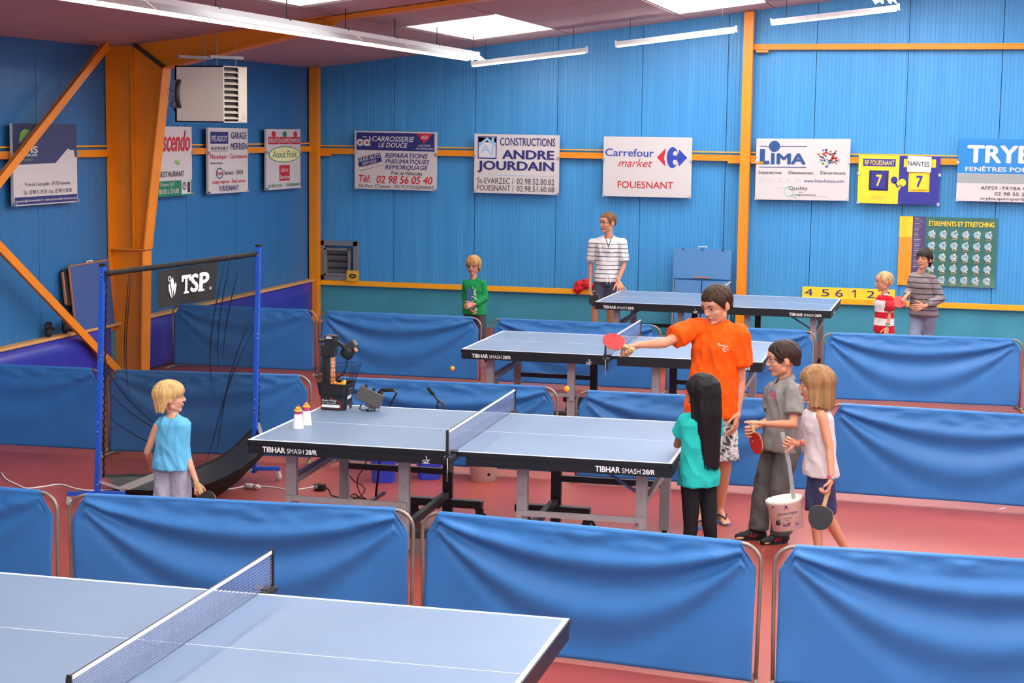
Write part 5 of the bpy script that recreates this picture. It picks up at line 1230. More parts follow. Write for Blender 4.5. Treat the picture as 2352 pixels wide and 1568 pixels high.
def person(label, Y, H, hips, neck, head, hh, ft, fh, pitch, skin, hair, arms, legs, top=None, bottom=None, shoe=None, build=1.0, roll=0, brow=(60, 44, 34), closed=False, glasses=False, vox=.0065, sleeve=.45, topkw=None, botkw=None, extra=None, lean=0.0):
    s = H / 1.70; w = s * build; F = facing(ft); S = F.cross(ZU).normalized()
    cz = .475 * H; hp = aY(hips[0], hips[1], Y); crotch = V((hp.x, Y, cz)); N = aY(neck[0], neck[1], Y + lean)
    root = empty('person', (crotch.x, crotch.y, 0), 0, label, 'person'); inv = Matrix.Translation(-V(root.location))
    sk = skin_mat('skin_' + skin[0], skin[1]); up = (N - crotch); Ls = up.length; upn = up.normalized()
    h = Head(aY(head[0], head[1], Y + lean + (head[2] if len(head) > 2 else 0)), facing(fh), hh, pitch, roll)
    # keep children of the root in world coordinates
    base_build = MB.build
    made = []
    body = MB()
    SS = {}
    for sg, A in arms.items():
        SS[sg] = aY(*A['sh'][:2], Y + A['sh'][2]) if 'sh' in A else N + S * (.172 * w * sg) - upn * .045 * s - ZU * 0
    sl = (SS[1] - SS[-1]); sl_n = sl.normalized()
    def tsec(t, a, b, fo=0.0, inf=0.0, side=None): return (crotch + up * t + F * fo * s, a * w + inf, b * w + inf)
    shc = (SS[1] + SS[-1]) / 2
    secs = [tsec(-.02, .13, .09), tsec(.08, .158, .108), tsec(.20, .160, .112), tsec(.36, .138, .098), tsec(.5, .136, .095), tsec(.68, .152, .105, .01), tsec(.82, .158, .10, .005), tsec(.92, .12, .075), tsec(.98, .06, .06)]
    tm = MB(); sect(tm, secs, S, F)
    cone(tm, SS[1] - sl_n * .02 * w, .052 * w, SS[-1] + sl_n * .02 * w, .052 * w)
    for sg in (-1, 1): cone(tm, N - upn * .0 * s, .045 * w, SS[sg] - sl_n * sg * .03 * w, .045 * w)
    HJ = {sg: crotch + S * (.085 * w * sg) + ZU * .05 * s for sg in (-1, 1)}
    limbs = {}
    for sg, A in arms.items():
        E = aY(*A['el'][:2], Y + A['el'][2]); Wr = aY(*A['wr'][:2], Y + A['wr'][2]); a0 = SS[sg]
        cone(tm, a0, .047 * w, a0.lerp(E, .5), .041 * w); cone(tm, a0.lerp(E, .5), .041 * w, E, .034 * w); cone(tm, E, .034 * w, E.lerp(Wr, .3), .036 * w); cone(tm, E.lerp(Wr, .3), .036 * w, Wr, .0235 * w)
        limbs[sg] = (a0, E, Wr)
    LG = {}
    for sg, A in legs.items():
        K = aY(*A['kn'][:2], Y + A['kn'][2]) if len(A['kn']) == 3 and A['kn'][0] > 20 else V(A['kn'])
        K.z = A.get('kz', .27 * H); An = A['an']; An = (aZ(An[0], An[1], .07 * s) if An[0] > 20 else V((An[0], An[1], .07 * s))); An.z = A.get('az', .075 * s)
        hj = HJ[sg]; cone(tm, hj, .082 * w, hj.lerp(K, .5), .068 * w); cone(tm, hj.lerp(K, .5), .068 * w, K, .050 * w); cone(tm, K, .049 * w, K.lerp(An, .3), .051 * w); cone(tm, K.lerp(An, .3), .051 * w, An, .031 * w)
        LG[sg] = (hj, K, An, V(A['fd']).normalized())
        fd = LG[sg][3]; sc_ = s * 1.02
        heel = V((An.x, An.y, .032 * s + (An.z - .075 * s))) - fd * .035 * sc_; ball = V((An.x, An.y, .022 * s + (An.z - .075 * s))) + fd * .125 * sc_
        cone(tm, An, .03 * w, heel, .031 * s); cone(tm, heel, .03 * s, ball, .024 * s); cone(tm, An, .03 * w, ball, .022 * s)
        fs_ = fd.cross(ZU)
        for k, o_ in enumerate((-.028, -.012, .002, .015, .027)):
            # big toe on the inner side
            q = ball + fs_ * (o_ * s * -sg * -1) ; cone(tm, ball + fs_ * (o_ * .7 * s * sg), .017 * s, ball + fs_ * (o_ * s * sg) + fd * (.062 - .006 * k) * s - ZU * .008 * s, (.0125 - .001 * k) * s, n=8)
    vs, fs, ns = fuse(tm, vox, 3); body.add(vs, fs, None, True)
    vs, fs, ns = make_head(h, N + F * .01, .050 * w * (1.0 if H > 1.5 else .92)); body.add(vs, fs, None, True)
    for sg, A in arms.items():
        a0, E, Wr = limbs[sg]; hm = MB(); hd_ = A.get('hd')
        d = (aY(hd_[0], hd_[1], Y + hd_[2]) - Wr) if hd_ else (Wr - E)
        nrm = A.get('pn', None); nrm = V(nrm) if nrm is not None else -S * sg
        hand_prims(hm, Wr, d, nrm, s * A.get('hs', 1.16), A.get('curl', .35), A.get('th', 1), A.get('spread', .12), A.get('tc', .6)); vs, fs, ns = fuse(hm, .0028 * max(.8, s), 1, .4); body.add(vs, fs, None, True)
    def fin(mb_, name, m, lab=None):
        o = mb_.build(name, m); o.parent = root; o.matrix_parent_inverse = inv
        if lab: o['label'] = lab
        return o
    bo = fin(body, 'body', sk)
    fr = empty('x'); before = set(bpy.data.objects)
    make_hair(h, dict(hair[1]), hair_mat(*hair[0]), fr, len(label)); face_bits(h, fr, mat('brow_%d' % (sum(brow)), brow, .7), mat('lips_' + skin[0], tuple(int(a * b) for a, b in zip(skin[1], (.86, .62, .62))), .45), sk, closed, glasses)
    for o in list(kids(fr)): o.parent = root; o.matrix_parent_inverse = inv
    bpy.data.objects.remove(fr)
    # ---- upper garment
    if top:
        k = dict(inf=.014, hem=-.02, hemw=1.0, cuff=.012, neckt=.955, amp=.006, vest=False); k.update(topkw or {}); inf = k['inf'] * (.7 + .3 * s); gm = MB(); hz = k['hem']
        hw_ = k['hemw']; ss = [tsec(hz, .166 * hw_, .128 * hw_, 0, inf), tsec(hz + .10, .168 * (hw_ + 1) / 2, .128 * (hw_ + 1) / 2, 0, inf), tsec(.25 + hz * .3, .160, .116, 0, inf * 1.1), tsec(.42, .146, .106, 0, inf * 1.2), tsec(.58, .150, .106, 0, inf), tsec(.72, .156, .110, .01, inf), tsec(.84, .158, .104, .005, inf), tsec(.92, .125, .082, 0, inf), tsec(k['neckt'], .075, .07, 0, inf * .5)]
        sect(gm, ss, S, F)
        if not k['vest']:
            cone(gm, SS[1] - sl_n * .02 * w, .052 * w + inf, SS[-1] + sl_n * .02 * w, .052 * w + inf)
            for sg in (-1, 1): cone(gm, N - upn * .022 * s, .045 * w + inf * .6, SS[sg] - sl_n * sg * .03 * w, .045 * w + inf)
        else:
            for sg in (-1, 1): cone(gm, N - upn * .045 * s + S * sg * .055 * w, .040 * w, SS[sg].lerp(N, .42) - upn * .02, .045 * w + inf * .3); cone(gm, SS[sg].lerp(N, .45) - upn * .05, .05 * w, crotch + up * .66 + S * sg * .11 * w, .058 * w)
        if sleeve and not k['vest']:
            for sg in (-1, 1):
                a0, E, Wr = limbs[sg]; c = k['cuff']
                if sleeve <= 1:
                    e = a0.lerp(E, sleeve + .3); cone(gm, a0, .050 * w + inf, e, .046 * w + inf + c, False, True)
                else:
                    cone(gm, a0, .050 * w + inf, E, .040 * w + inf); q = E.lerp(Wr, sleeve - 1); cone(gm, E, .040 * w + inf, q, .034 * w + inf * .8, False, True)
        vs, fs, ns = fuse(gm, vox, 3); fin(wrinkle(vs, fs, ns, k['amp'], len(label), k.get('wsc', 9)), top[0], top[1])
    if bottom:
        k = dict(inf=.014, to=.85, flare=.03, top=.34, amp=.006); k.update(botkw or {}); inf = k['inf'] * (.7 + .3 * s); gm = MB()
        sect(gm, [tsec(-.04, .12, .09, 0, inf), tsec(.04, .150, .104, 0, inf), tsec(.14, .156, .108, 0, .006), tsec(min(k['top'], .24), .150, .102, 0, .004)], S, F)
        for sg, (hj, K, An, fd) in LG.items():
            to = k['to']
            if to <= 1: e = hj.lerp(K, to); hj = hj - ZU * .045 * s; cone(gm, hj, .078 * w + inf, e, .062 * w + inf + k['flare'] * s, False, True)
            else:
                hj = hj - ZU * .045 * s; cone(gm, hj, .076 * w + inf, K, .054 * w + inf); q = K.lerp(An, to - 1); cone(gm, K, .054 * w + inf, q, (.038 * w + inf + k['flare'] * s), False, True)
        vs, fs, ns = fuse(gm, vox, 3); fin(wrinkle(vs, fs, ns, k['amp'], 3 + len(label), 8), bottom[0], bottom[1])
    if shoe:
        for sg, (hj, K, An, fd) in LG.items():
            shoe(root, inv, sg, An, fd, s, fin)
    return dict(root=root, inv=inv, h=h, fin=fin, limbs=limbs, LG=LG, S=S, F=F, N=N, crotch=crotch, up=up, upn=upn, w=w, s=s, SS=SS)
def sneaker(m1, m2, stripes=None):
    def f(root, inv, sg, An, fd, s, fin):
        mb = MB(); a = V((An.x, An.y, 0)); sd = fd.cross(ZU); z = An.z - .075 * s
        cone(mb, a - fd * .035 * s + ZU * (.045 * s + z), .040 * s, a + fd * .14 * s + ZU * (.034 * s + z), .034 * s); cone(mb, An + ZU * .005, .042 * s, a + fd * .10 * s + ZU * (.045 * s + z), .032 * s); cone(mb, a + fd * .12 * s + ZU * (.03 * s + z), .036 * s, a + fd * .175 * s + ZU * (.026 * s + z), .027 * s)
        vs, fs, ns = fuse(mb, .005, 2); o = fin(MB().add([V((v.x, v.y, max(v.z, .006))) for v in vs], fs, None, True), 'shoe', m1)
        sm = MB(); n = 24; pts = []
        for k in range(n):
            t = 2 * PI * k / n; x = math.cos(t); y = math.sin(t); L = .125 * s; Wd = (.040 if x > 0 else .035) * s
            pts.append(a + fd * (.062 * s + L * x) + sd * Wd * y * (1 - .1 * x * x) + ZU * (.001 + z))
        sm.prism(pts, (0, 0, .018 * s)); so = fin(sm, 'sole', m2)
        if stripes:
            for side in (-1, 1):
                for k in range(3):
                    c0 = a + fd * (.035 + .022 * k) * s + sd * side * .036 * s; st = MB().tube([c0 + ZU * .02, c0 - fd * .018 * s + ZU * .045 - sd * side * .002 * s, c0 - fd * .03 * s + ZU * .066 - sd * side * .012 * s], .0045 * s, 6); fin(st, 'stripe', stripes)
    return f
def flipflop(m1, m2):
    def f(root, inv, sg, An, fd, s, fin):
        a = V((An.x, An.y, 0)); sd = fd.cross(ZU); pts = []; n = 28
        for k in range(n):
            t = 2 * PI * k / n; x = math.cos(t); pts.append(a + fd * (.062 * s + .135 * s * x) + sd * ((.045 if x > 0 else .034) * s * math.sin(t)) + ZU * .001)
        fin(MB().prism(pts, (0, 0, .016)), 'sandal_sole', m1)
        tp = a + fd * .150 * s + ZU * .045
        fin(MB().tube([a + fd * .03 * s + sd * .040 * s + ZU * .018, a + fd * .08 * s + sd * .030 * s + ZU * .060, tp, a + fd * .08 * s - sd * .030 * s + ZU * .060, a + fd * .03 * s - sd * .040 * s + ZU * .018], .0055, 6).tube([tp, tp - ZU * .03], .004, 6), 'sandal_strap', m2)
    return f
def paddle(label, c, hdir, nrm, front, back, handle=(200, 160, 110), r=.076, hl=.095, group='table tennis paddles'):
    """blade centre c; hdir from blade centre to the handle end; nrm = side that shows colour 'front'"""
    c = V(c); hd_ = V(hdir).normalized(); n = V(nrm); n = (n - hd_ * n.dot(hd_)).normalized(); s = hd_.cross(n)
    o = empty('table_tennis_paddle', c, 0, label, 'paddle', group); R = Matrix((s, hd_, n)).transposed(); o.rotation_euler = R.to_euler()
    def out(rr, z, dz, m, nm):
        pts = []
        for k in range(40):
            a = 2 * PI * k / 40; x = rr * .98 * math.sin(a); y = -rr * 1.04 * math.cos(a)
            if y > rr * .72: y = rr * .72 + (y - rr * .72) * .5
            pts.append((x, y, z))
        return grp(o, MB().prism(pts, (0, 0, dz)), nm, m)
    wd = mat('paddle_wood', handle, .5)
    out(r, -.003, .006, wd, 'blade'); out(r * .985, .0031, .003, mat('rubber_%d_%d' % front[:2], front, .4), 'front_rubber'); out(r * .985, -.0061, .003, mat('rubber_%d_%d' % back[:2], back, .4), 'back_rubber')
    vs, fs = loft([[(x * w_, y, z * t_) for x, z in ((-1, -1), (1, -1), (1, 1), (-1, 1))] for y, w_, t_ in ((r * .80, .018, .0035), (r * .98, .0125, .010), (r + hl * .6, .0125, .011), (r + hl, .016, .0115))])
    grp(o, MB().add(vs, fs), 'handle', wd, .003)
    return o
RED = (186, 22, 34); BLK = (34, 36, 38)

# --- teenager in orange pointing with the paddle
M_or = cloth_mat('orange_tshirt', (240, 86, 8))
bs = cloth_mat('board_shorts', (190, 186, 186)); nt = bs.node_tree; b_ = nt.nodes['Principled BSDF']
tc = nt.nodes.new('ShaderNodeTexCoord'); nz = nt.nodes.new('ShaderNodeTexNoise'); nz.inputs['Scale'].default_value = 13; nz.inputs['Detail'].default_value = 3; nz.inputs['Distortion'].default_value = 2.5
cr = nt.nodes.new('ShaderNodeValToRGB'); cr.color_ramp.elements[0].position = .40; cr.color_ramp.elements[0].color = lin((66, 66, 72)); cr.color_ramp.elements[1].position = .47; cr.color_ramp.elements[1].color = lin((176, 174, 176)); e_ = cr.color_ramp.elements.new(.58); e_.color = lin((222, 216, 214))
nt.links.new(tc.outputs['Object'], nz.inputs['Vector']); nt.links.new(nz.outputs['Fac'], cr.inputs[0]); nt.links.new(cr.outputs[0], b_.inputs['Base Color'])
p = person('teenager in an orange T-shirt pointing a red paddle to the left', 12.05, 1.68, (1634, 965), (1650, 742), (1645, 701, -.06), .262, 22, 48, -20, ('fair', (204, 142, 112)),
    (('hair_dark_brown', (54, 34, 24)), dict(short=1, close=.07, front=.24, back=-.22, vol=1.10, lr=.026, n=260, jit=.04, swirl=1.5)),
    {1: dict(sh=(1588, 754, -.03), el=(1527, 788, -.24), wr=(1467, 792, -.33), hd=(1440, 797, -.40), hs=1.25, curl=[1.15, 1.2, 1.25, 1.3], pn=(.1, -.2, -1), th=1, tc=1.0),
     -1: dict(sh=(1698, 768, -.02), el=(1702, 876, .02), wr=(1694, 948, -.05), hd=(1688, 985, -.10), curl=.35, th=1)},
    {-1: dict(kn=(1665, 1078, -.04), an=(1652, 1172), fd=(.45, -.9, 0)), 1: dict(kn=(1628, 1085, -.05), an=(1612, 1186), fd=(-.30, -.95, 0))},
    ('tshirt', M_or), ('board_shorts', bs), flipflop(mat('sandal_blue', (70, 118, 180), .6), M_black), build=.98, sleeve=.34, topkw=dict(inf=.024, hem=-.045, amp=.018, cuff=.012, hemw=1.08, wsc=10), botkw=dict(to=1.0, flare=.022, inf=.018, top=.2), vox=.007)
paddle('red paddle in the outstretched hand of the teenager in orange', aY(1411, 785, 11.62), aY(1440, 797, 11.62) - aY(1411, 785, 11.62), V((.15, -.55, .83)), RED, BLK, r=.080, hl=.072)
F, S, w, s = p['F'], p['S'], p['w'], p['s']
c0 = aY(1666, 800, 11.86); P = Print(c0 - LC * -0 , -LC * .085, V((0, 0, -.05)), TC)
class CP(Print):
    """print laid on a garment: every point is dropped onto the cloth along the view of the wearer"""
    def __init__(s, ob, origin, ux, vy, nrm):
        super().__init__(origin, ux, vy, nrm); s.ob = ob; from mathutils.bvhtree import BVHTree
        me = ob.data; s.bvh = BVHTree.FromPolygons([v.co for v in me.vertices], [tuple(p_.vertices) for p_ in me.polygons])
    def P(s, u, v, lift):
        p_ = s.o + s.u * u + s.v * v; hit = s.bvh.ray_cast(p_ + s.n * .5, -s.n)
        q = hit[0] if hit[0] is not None else p_
        return q + s.n * (.0025 + .0006 * lift)
def garment(p_, nm): return [c for c in kids(p_['root']) if c.name.split('.')[0] == nm][0]
def pprint(p_, g, P, m, nm='chest_print'): p_['fin'](P.mb, nm, m)
g = garment(p, 'tshirt'); P = CP(g, aY(1653, 793, 11.8), aY(1679, 799, 11.8) - aY(1653, 793, 11.8), V((0, 0, -.055)), TC)
P.text('Fouesnant', 0, -.05, .95, .25, M_letter, .02, .2); P.ring(.62, .6, .18, .24, .07, M_letter, 3, .5, 5.4); P.text('TT', .8, .45, 1.0, .62, M_letter, .03); pprint(p, g, P, M_letter)

# --- girl in teal
M_tl = cloth_mat('teal_tshirt', (34, 168, 160)); M_bk = cloth_mat('black_leggings', (28, 26, 30))
p = person('girl with very long black hair in a teal shirt leaning on the table end', 10.4, 1.285, (1606, 1085), (1608, 948), (1611, 903, .0), .222, 158, 124, -4, ('tan', (152, 94, 68)),
    (('hair_black', (22, 17, 18), .3), dict(front=.24, side=-.95, back=-1.95, vol=1.14, lr=.030, n=300, jit=.15, fall=.12, flare=.12, taper=.06, backoff=.10, swirl=.5)),
    {-1: dict(sh=(1575, 966, .0), el=(1555, 1021, .10), wr=(1570, 1012, .36), hd=(1582, 1008, .46), curl=.3, th=-1),
     1: dict(sh=(1642, 966, .02), el=(1637, 1030, .05), wr=(1612, 1040, .16), hd=(1600, 1040, .2), curl=.3, th=1)},
    {-1: dict(kn=(1588, 1165, -.02), an=(-1.545, 10.36), fd=(-.3, .9, 0)), 1: dict(kn=(1631, 1160, .02), an=(-1.385, 10.46), fd=(-.1, .95, 0))},
    ('tshirt', M_tl), ('leggings', M_bk), sneaker(cloth_mat('pale_shoe', (200, 190, 190)), M_white), build=.90, sleeve=.22, topkw=dict(hem=-.02, inf=.014, hemw=1.06, amp=.010), botkw=dict(to=1.62, flare=-.002, inf=.010, amp=.004), vox=.005)

# --- boy in grey polo
M_gp = cloth_mat('grey_polo', (134, 128, 126)); M_jn = mat('grey_jeans', (84, 80, 80), .8, 0, .3, var=.22, vscale=7, bump=.25, bscale=30)
p = person('boy in a grey polo shirt and grey jeans holding a paddle edge-on', 11.62, 1.385, (1797, 1045), (1804, 871), (1797, 825, -.02), .240, 62, 88, -8, ('fair', (204, 142, 112)),
    (('hair_brown', (48, 32, 26)), dict(short=1, close=.06, front=.26, back=-.2, vol=1.09, lr=.024, n=280, jit=.04, swirl=3)),
    {-1: dict(sh=(1824, 900, -.14), el=(1822, 974, -.22), wr=(1763, 973, -.33), hd=(1720, 968, -.40), curl=.08, pn=(0, 0, -1), th=1, tc=.2),
     1: dict(sh=(1775, 900, .10), el=(1773, 962, .02), wr=(1732, 982, -.10), hd=(1716, 990, -.16), curl=[.7, .9, 1.0, 1.0], pn=(.3, -.9, 0), th=1, tc=.8)},
    {1: dict(kn=(1752, 1128, .02), an=(1742, 1220), fd=(-.95, -.30, 0)), -1: dict(kn=(1790, 1135, -.12), an=(1795, 1228), fd=(-.80, -.58, 0))},
    ('polo_shirt', M_gp), ('jeans', M_jn), sneaker(M_sh, M_rubber, mat('shoe_red', (206, 30, 44), .6)), build=1.02, sleeve=.38, topkw=dict(hem=-.06, hemw=1.04, inf=.016, amp=.015), botkw=dict(to=1.97, flare=.024, inf=.020, amp=.016), vox=.006)
N = p['N']; F = p['F']; S = p['S']
cm = MB(); R_n = .058
for i in range(2):
    pass
angs = [PI / 2 + .16 + (2 * PI - .32) * k / 30 for k in range(31)]; vs_ = []; fs_ = []
for k, a in enumerate(angs):
    e_ = max(0, math.sin(a)) ** 4; top_ = N + S * (.050 * math.cos(a)) + F * (.046 * math.sin(a) + .008) + ZU * (.030 - .022 * math.sin(a)); lo_ = N + S * (.078 * math.cos(a)) + F * (.072 * math.sin(a) + .008 + .02 * e_) + ZU * (-.006 - .026 * math.sin(a) - .022 * e_)
    vs_ += [top_, top_.lerp(lo_, .5) + ZU * .006, lo_, N + S * (.056 * math.cos(a)) + F * (.052 * math.sin(a) + .008) - ZU * (.012 + .02 * math.sin(a))]
for k in range(30):
    for j in range(3): i_ = k * 4; fs_.append((i_ + j, i_ + j + 4, i_ + j + 5, i_ + j + 1)) if j < 2 else fs_.append((i_, i_ + 3, i_ + 7, i_ + 4))
cm.add(vs_, fs_, None, True); p['fin'](cm, 'collar', M_gp)
g = garment(p, 'polo_shirt'); o0 = aY(1779, 905, 11.3); P = CP(g, o0, aY(1797, 905, 11.3) - o0, V((0, 0, -.07)), TC)
P.ring(.5, .5, .3, .35, .1, mat('print_pink', (196, 78, 104), .6), 1); P.lines([[(.3, .1), (.8, .2)], [(.5, 0), (.6, .4)]], .006, mat('print_teal', (70, 140, 160), .6), 2); P.lines([[(.4, .4), (.7, .9)], [(.2, .7), (.8, .6)]], .008, MATS['print_pink'], 3); pprint(p, g, P, MATS['print_pink'])
paddle('red paddle seen edge-on in the hands of the boy in the grey polo', aY(1737, 1016, 11.42), aY(1727, 980, 11.44) - aY(1737, 1016, 11.42), V((-.75, -.60, -.1)), (200, 44, 34), BLK, r=.078, hl=.074)

# --- girl in white with bucket
M_wt = cloth_mat('white_vest', (206, 192, 194)); M_ns = cloth_mat('navy_shorts', (58, 60, 96))
p = person('girl in a white top and navy shorts carrying a bucket on a stick', 11.0, 1.30, (1884, 1115), (1879, 932), (1873, 884, .0), .236, 82, 112, -4, ('warm', (202, 138, 108)),
    (('hair_honey', (142, 104, 68)), dict(front=.20, side=-.52, back=-.58, vol=1.10, lr=.035, n=230, jit=.1, flare=.5, backoff=.0, swirl=.4)),
    {-1: dict(sh=(1889, 957, -.12), el=(1906, 1030, -.15), wr=(1909, 1101, -.22), hd=(1900, 1134, -.27), curl=[.7, .9, 1.0, 1.1], pn=(-.9, -.2, 0), th=1, tc=.9),
     1: dict(sh=(1862, 953, .12), el=(1862, 1015, .06), wr=(1828, 1018, -.06), hd=(1806, 1013, -.10), curl=[.8, 1.0, 1.1, 1.1], pn=(.2, -1, 0), th=1, tc=.9)},
    {1: dict(kn=(1872, 1195, .02), an=(-.775, 10.98), fd=(-.95, -.25, 0)), -1: dict(kn=(1896, 1200, -.02), an=(-.60, 11.12), fd=(-.95, -.1, 0))},
    ('sleeveless_top', M_wt), ('shorts', M_ns), sneaker(cloth_mat('pale_shoe', (200, 190, 190)), M_white), build=.95, sleeve=0, topkw=dict(hem=-.05, hemw=1.05, inf=.013, vest=True, amp=.013, neckt=.93), botkw=dict(to=1.0, flare=.014, inf=.014), vox=.0055)
M_wat = mat('pink_band', (206, 50, 96), .4)
a0, E, Wr = p['limbs'][-1]; d = (Wr - E).normalized(); p['fin'](MB().tube([Wr - d * .022, Wr - d * .004], .0235, 16, caps=False), 'watch_strap', M_wat); p['fin'](MB().lathe([(0, 0), (.014, 0), (.014, .006), (0, .006)], Wr - d * .013 + TC * .021 - LC * .008, 14, None, TC.to_track_quat('Z', 'Y').to_matrix()), 'watch_face', M_steel)
a0, E, Wr = p['limbs'][1]; d = (Wr - E).normalized()
for k, c in enumerate(((220, 120, 60), (210, 60, 80), (120, 90, 140))): q = Wr - d * (.012 + .009 * k); p['fin'](MB().tube([q - d * .003, q + d * .003], .024, 14, caps=False), 'bracelet', mat('bead_%d' % k, c, .5))
nn = p['N']; rg = [nn + p['S'] * .058 * math.cos(2 * PI * k / 26) + p['F'] * (.055 * math.sin(2 * PI * k / 26) + .01) + ZU * (.008 - .022 * math.sin(2 * PI * k / 26)) for k in range(26)]
for k, q in enumerate(rg): p['fin'](MB().ball(q, .0065, 8), 'necklace_bead', mat('bead_n%d' % (k % 3), ((200, 110, 60), (110, 150, 90), (190, 70, 60))[k % 3], .5))
bc = aY(1801, 1150, 10.93); bb = aY(1811, 1212, 10.93); ax = (bc - bb).normalized(); Hb = .205; Rb = ax.to_track_quat('Z', 'Y').to_matrix()
o = empty('paint_bucket', bb, 0, 'cream printed bucket hanging from the grey stick of the girl in white', 'bucket'); o.rotation_euler = Rb.to_euler(); Hb = .20
grp(o, MB().lathe([(0, .0), (.098, 0), (.112, Hb - .03), (.118, Hb - .028), (.119, Hb - .004), (.114, Hb), (.108, Hb - .002), (.094, .004), (0, .004)], (0, 0, 0), 36, None), 'body', M_cream)
for a_ in (-.45, 2.3): grp(o, MB().lathe([(0, 0), (.016, 0), (.016, .008), (.006, .008), (.006, .014), (0, .014)], (.104 * math.cos(a_), .104 * math.sin(a_), .06), 12, None, V((math.cos(a_), math.sin(a_), 0)).to_track_quat('Z', 'Y').to_matrix()), 'handle_lug', M_black)
for a_ in (-.62, 2.5): grp(o, MB().ball((.112 * math.cos(a_), .112 * math.sin(a_), .165), .007, 8), 'rivet', M_dsteel)
inv_b = Rb.transposed(); camdir = (inv_b @ TC); ang0 = math.atan2(camdir.y, camdir.x)
class LP(Print):
    def __init__(s): s.mb = MB(); s.u = V((.19, 0, 0)); s.v = V((0, 0, .13))
    def P(s, u, v, lift):
        a = ang0 + (u - .5) * 1.75; z = .165 - .15 * v; r = .098 + .014 * z / .17 + .0006 * lift; return V((r * math.cos(a), r * math.sin(a), z))
P = LP(); P.rect(.42, .0, .50, .10, C_navy, 2); P.rect(.37, .13, .55, .16, C_red, 2); P.text('peinture vinylique', .14, .26, .86, .44, C_navy, .0); P.text('mat intérieur', .33, .50, .62, .56, C_dk); P.text('blanc', .4, .60, .53, .65, C_dk)
P.text('ico', .26, .74, .50, .90, C_navy, .03); P.disc(.48, .78, .06, .05, C_red, 2); P.text('28', .70, .78, .82, .92, C_navy); P.text('kg', .84, .86, .90, .92, C_navy); P.lines([[(.3, .96), (.7, .96)], [(.2, .22), (.8, .22)]], .0015, C_red, 2)
grp(o, P.mb, 'printed_label', C_navy)
st = empty('bucket_stick', aY(1823, 1150, 10.93), 0, 'light grey plastic stick that holds up the bucket of the girl in white', 'stick'); i6 = Matrix.Translation(-V(st.location))
PP(MB().bar(aY(1797, 993, 10.9), aY(1812, 1062, 10.92), .026, .010, TC).bar(aY(1812, 1060, 10.92), aY(1824, 1152, 10.95), .024, .010, TC), 'strap', mat('grey_plastic', (152, 156, 158), .45), st, i6)
paddle('black-faced paddle hanging from the lowered hand of the girl in white', aY(1885, 1187, 10.72), aY(1897, 1145, 10.74) - aY(1885, 1187, 10.72), V((-.1, -1, .1)), BLK, RED, (196, 190, 178), r=.080)

# --- near boy in light blue
M_lb = cloth_mat('light_blue_vest', (100, 180, 222)); M_ps = mat('pale_denim', (168, 170, 188), .85, 0, .3, var=.14, vscale=12, bump=.3, bscale=30)
p = person('blond little boy in a light blue sleeveless top seen from behind', 10.2, 1.115, (396, 1090), (397, 952), (392, 913, .0), .208, -158, -108, 0, ('pale', (212, 154, 126)),
    (('hair_blond', (206, 166, 108)), dict(front=.12, side=-.02, back=-.40, vol=1.13, lr=.036, n=300, jit=.08, swirl=1.2, close=.08)),
    {1: dict(sh=(424, 984, .02), el=(428, 1046, .02), wr=(452, 1108, -.06), hd=(458, 1134, -.10), curl=[.6, .8, .9, 1.0], pn=(-.5, .6, 0), th=-1, tc=.8),
     -1: dict(sh=(362, 980, -.02), el=(338, 1038, -.02), wr=(352, 1078, .14), hd=(366, 1085, .2), curl=.4, th=1)},
    {1: dict(kn=(417, 1215, .0), an=(-4.80, 10.15), fd=(.5, .85, 0)), -1: dict(kn=(375, 1215, -.02), an=(-5.02, 10.20), fd=(.3, .95, 0))},
    ('sleeveless_top', M_lb), ('denim_shorts', M_ps), sneaker(cloth_mat('pale_shoe', (200, 190, 190)), M_white), build=1.04, sleeve=0, topkw=dict(hem=.0, hemw=1.12, inf=.012, vest=True, amp=.012), botkw=dict(to=.98, flare=.02, inf=.014, amp=.009), vox=.005)
paddle('black-faced paddle with orange rim in the hand of the near blond boy', aY(472, 1152, 10.05), aY(453, 1112, 10.12) - aY(472, 1152, 10.05), V((.1, -1, .2)), BLK, RED, (222, 150, 70))

# --- boy in green
M_gn = cloth_mat('green_shirt', (24, 136, 74)); M_dp = cloth_mat('dark_trousers', (68, 58, 60))
p = person('blond boy with glasses in a green long-sleeved shirt walking', 19.3, 1.30, (1090, 722), (1088, 641), (1087, 610, -.02), .215, 18, 14, -6, ('fair', (204, 142, 112)),
    (('hair_straw', (184, 138, 84)), dict(front=.16, side=-.08, back=-.34, vol=1.13, lr=.04, n=160, jit=.1, close=.06)),
    {1: dict(sh=(1071, 652, .0), el=(1069, 682, .0), wr=(1078, 706, -.06), hd=(1082, 714, -.1), curl=.6, th=1),
     -1: dict(sh=(1108, 652, -.02), el=(1114, 684, -.02), wr=(1088, 699, -.2), hd=(1078, 701, -.24), curl=.7, pn=(0, 1, -.3), th=1)},
    {-1: dict(kn=(1108, 752, -.10), an=(-5.24, 19.25), fd=(.4, -.9, 0)), 1: dict(kn=(1085, 757, .10), an=(-5.52, 19.5), fd=(.2, -.95, 0))},
    ('long_sleeved_shirt', M_gn), ('trousers', M_dp), sneaker(M_sh, M_rubber), build=.98, sleeve=1.9, topkw=dict(hem=-.02, hemw=1.05, inf=.014, amp=.008, cuff=.0), botkw=dict(to=1.95, flare=.012), glasses=True, vox=.008, brow=(170, 130, 90))
g = garment(p, 'long_sleeved_shirt'); o0 = aY(1072, 660, 19.1); P = CP(g, o0, aY(1102, 660, 19.1) - o0, aY(1072, 722, 19.1) - o0, TC)
P.poly([(.0, .1), (.28, .05), (.42, .5), (.35, .9), (.0, .8)], mat('print_violet', (70, 96, 160), .6), 1)
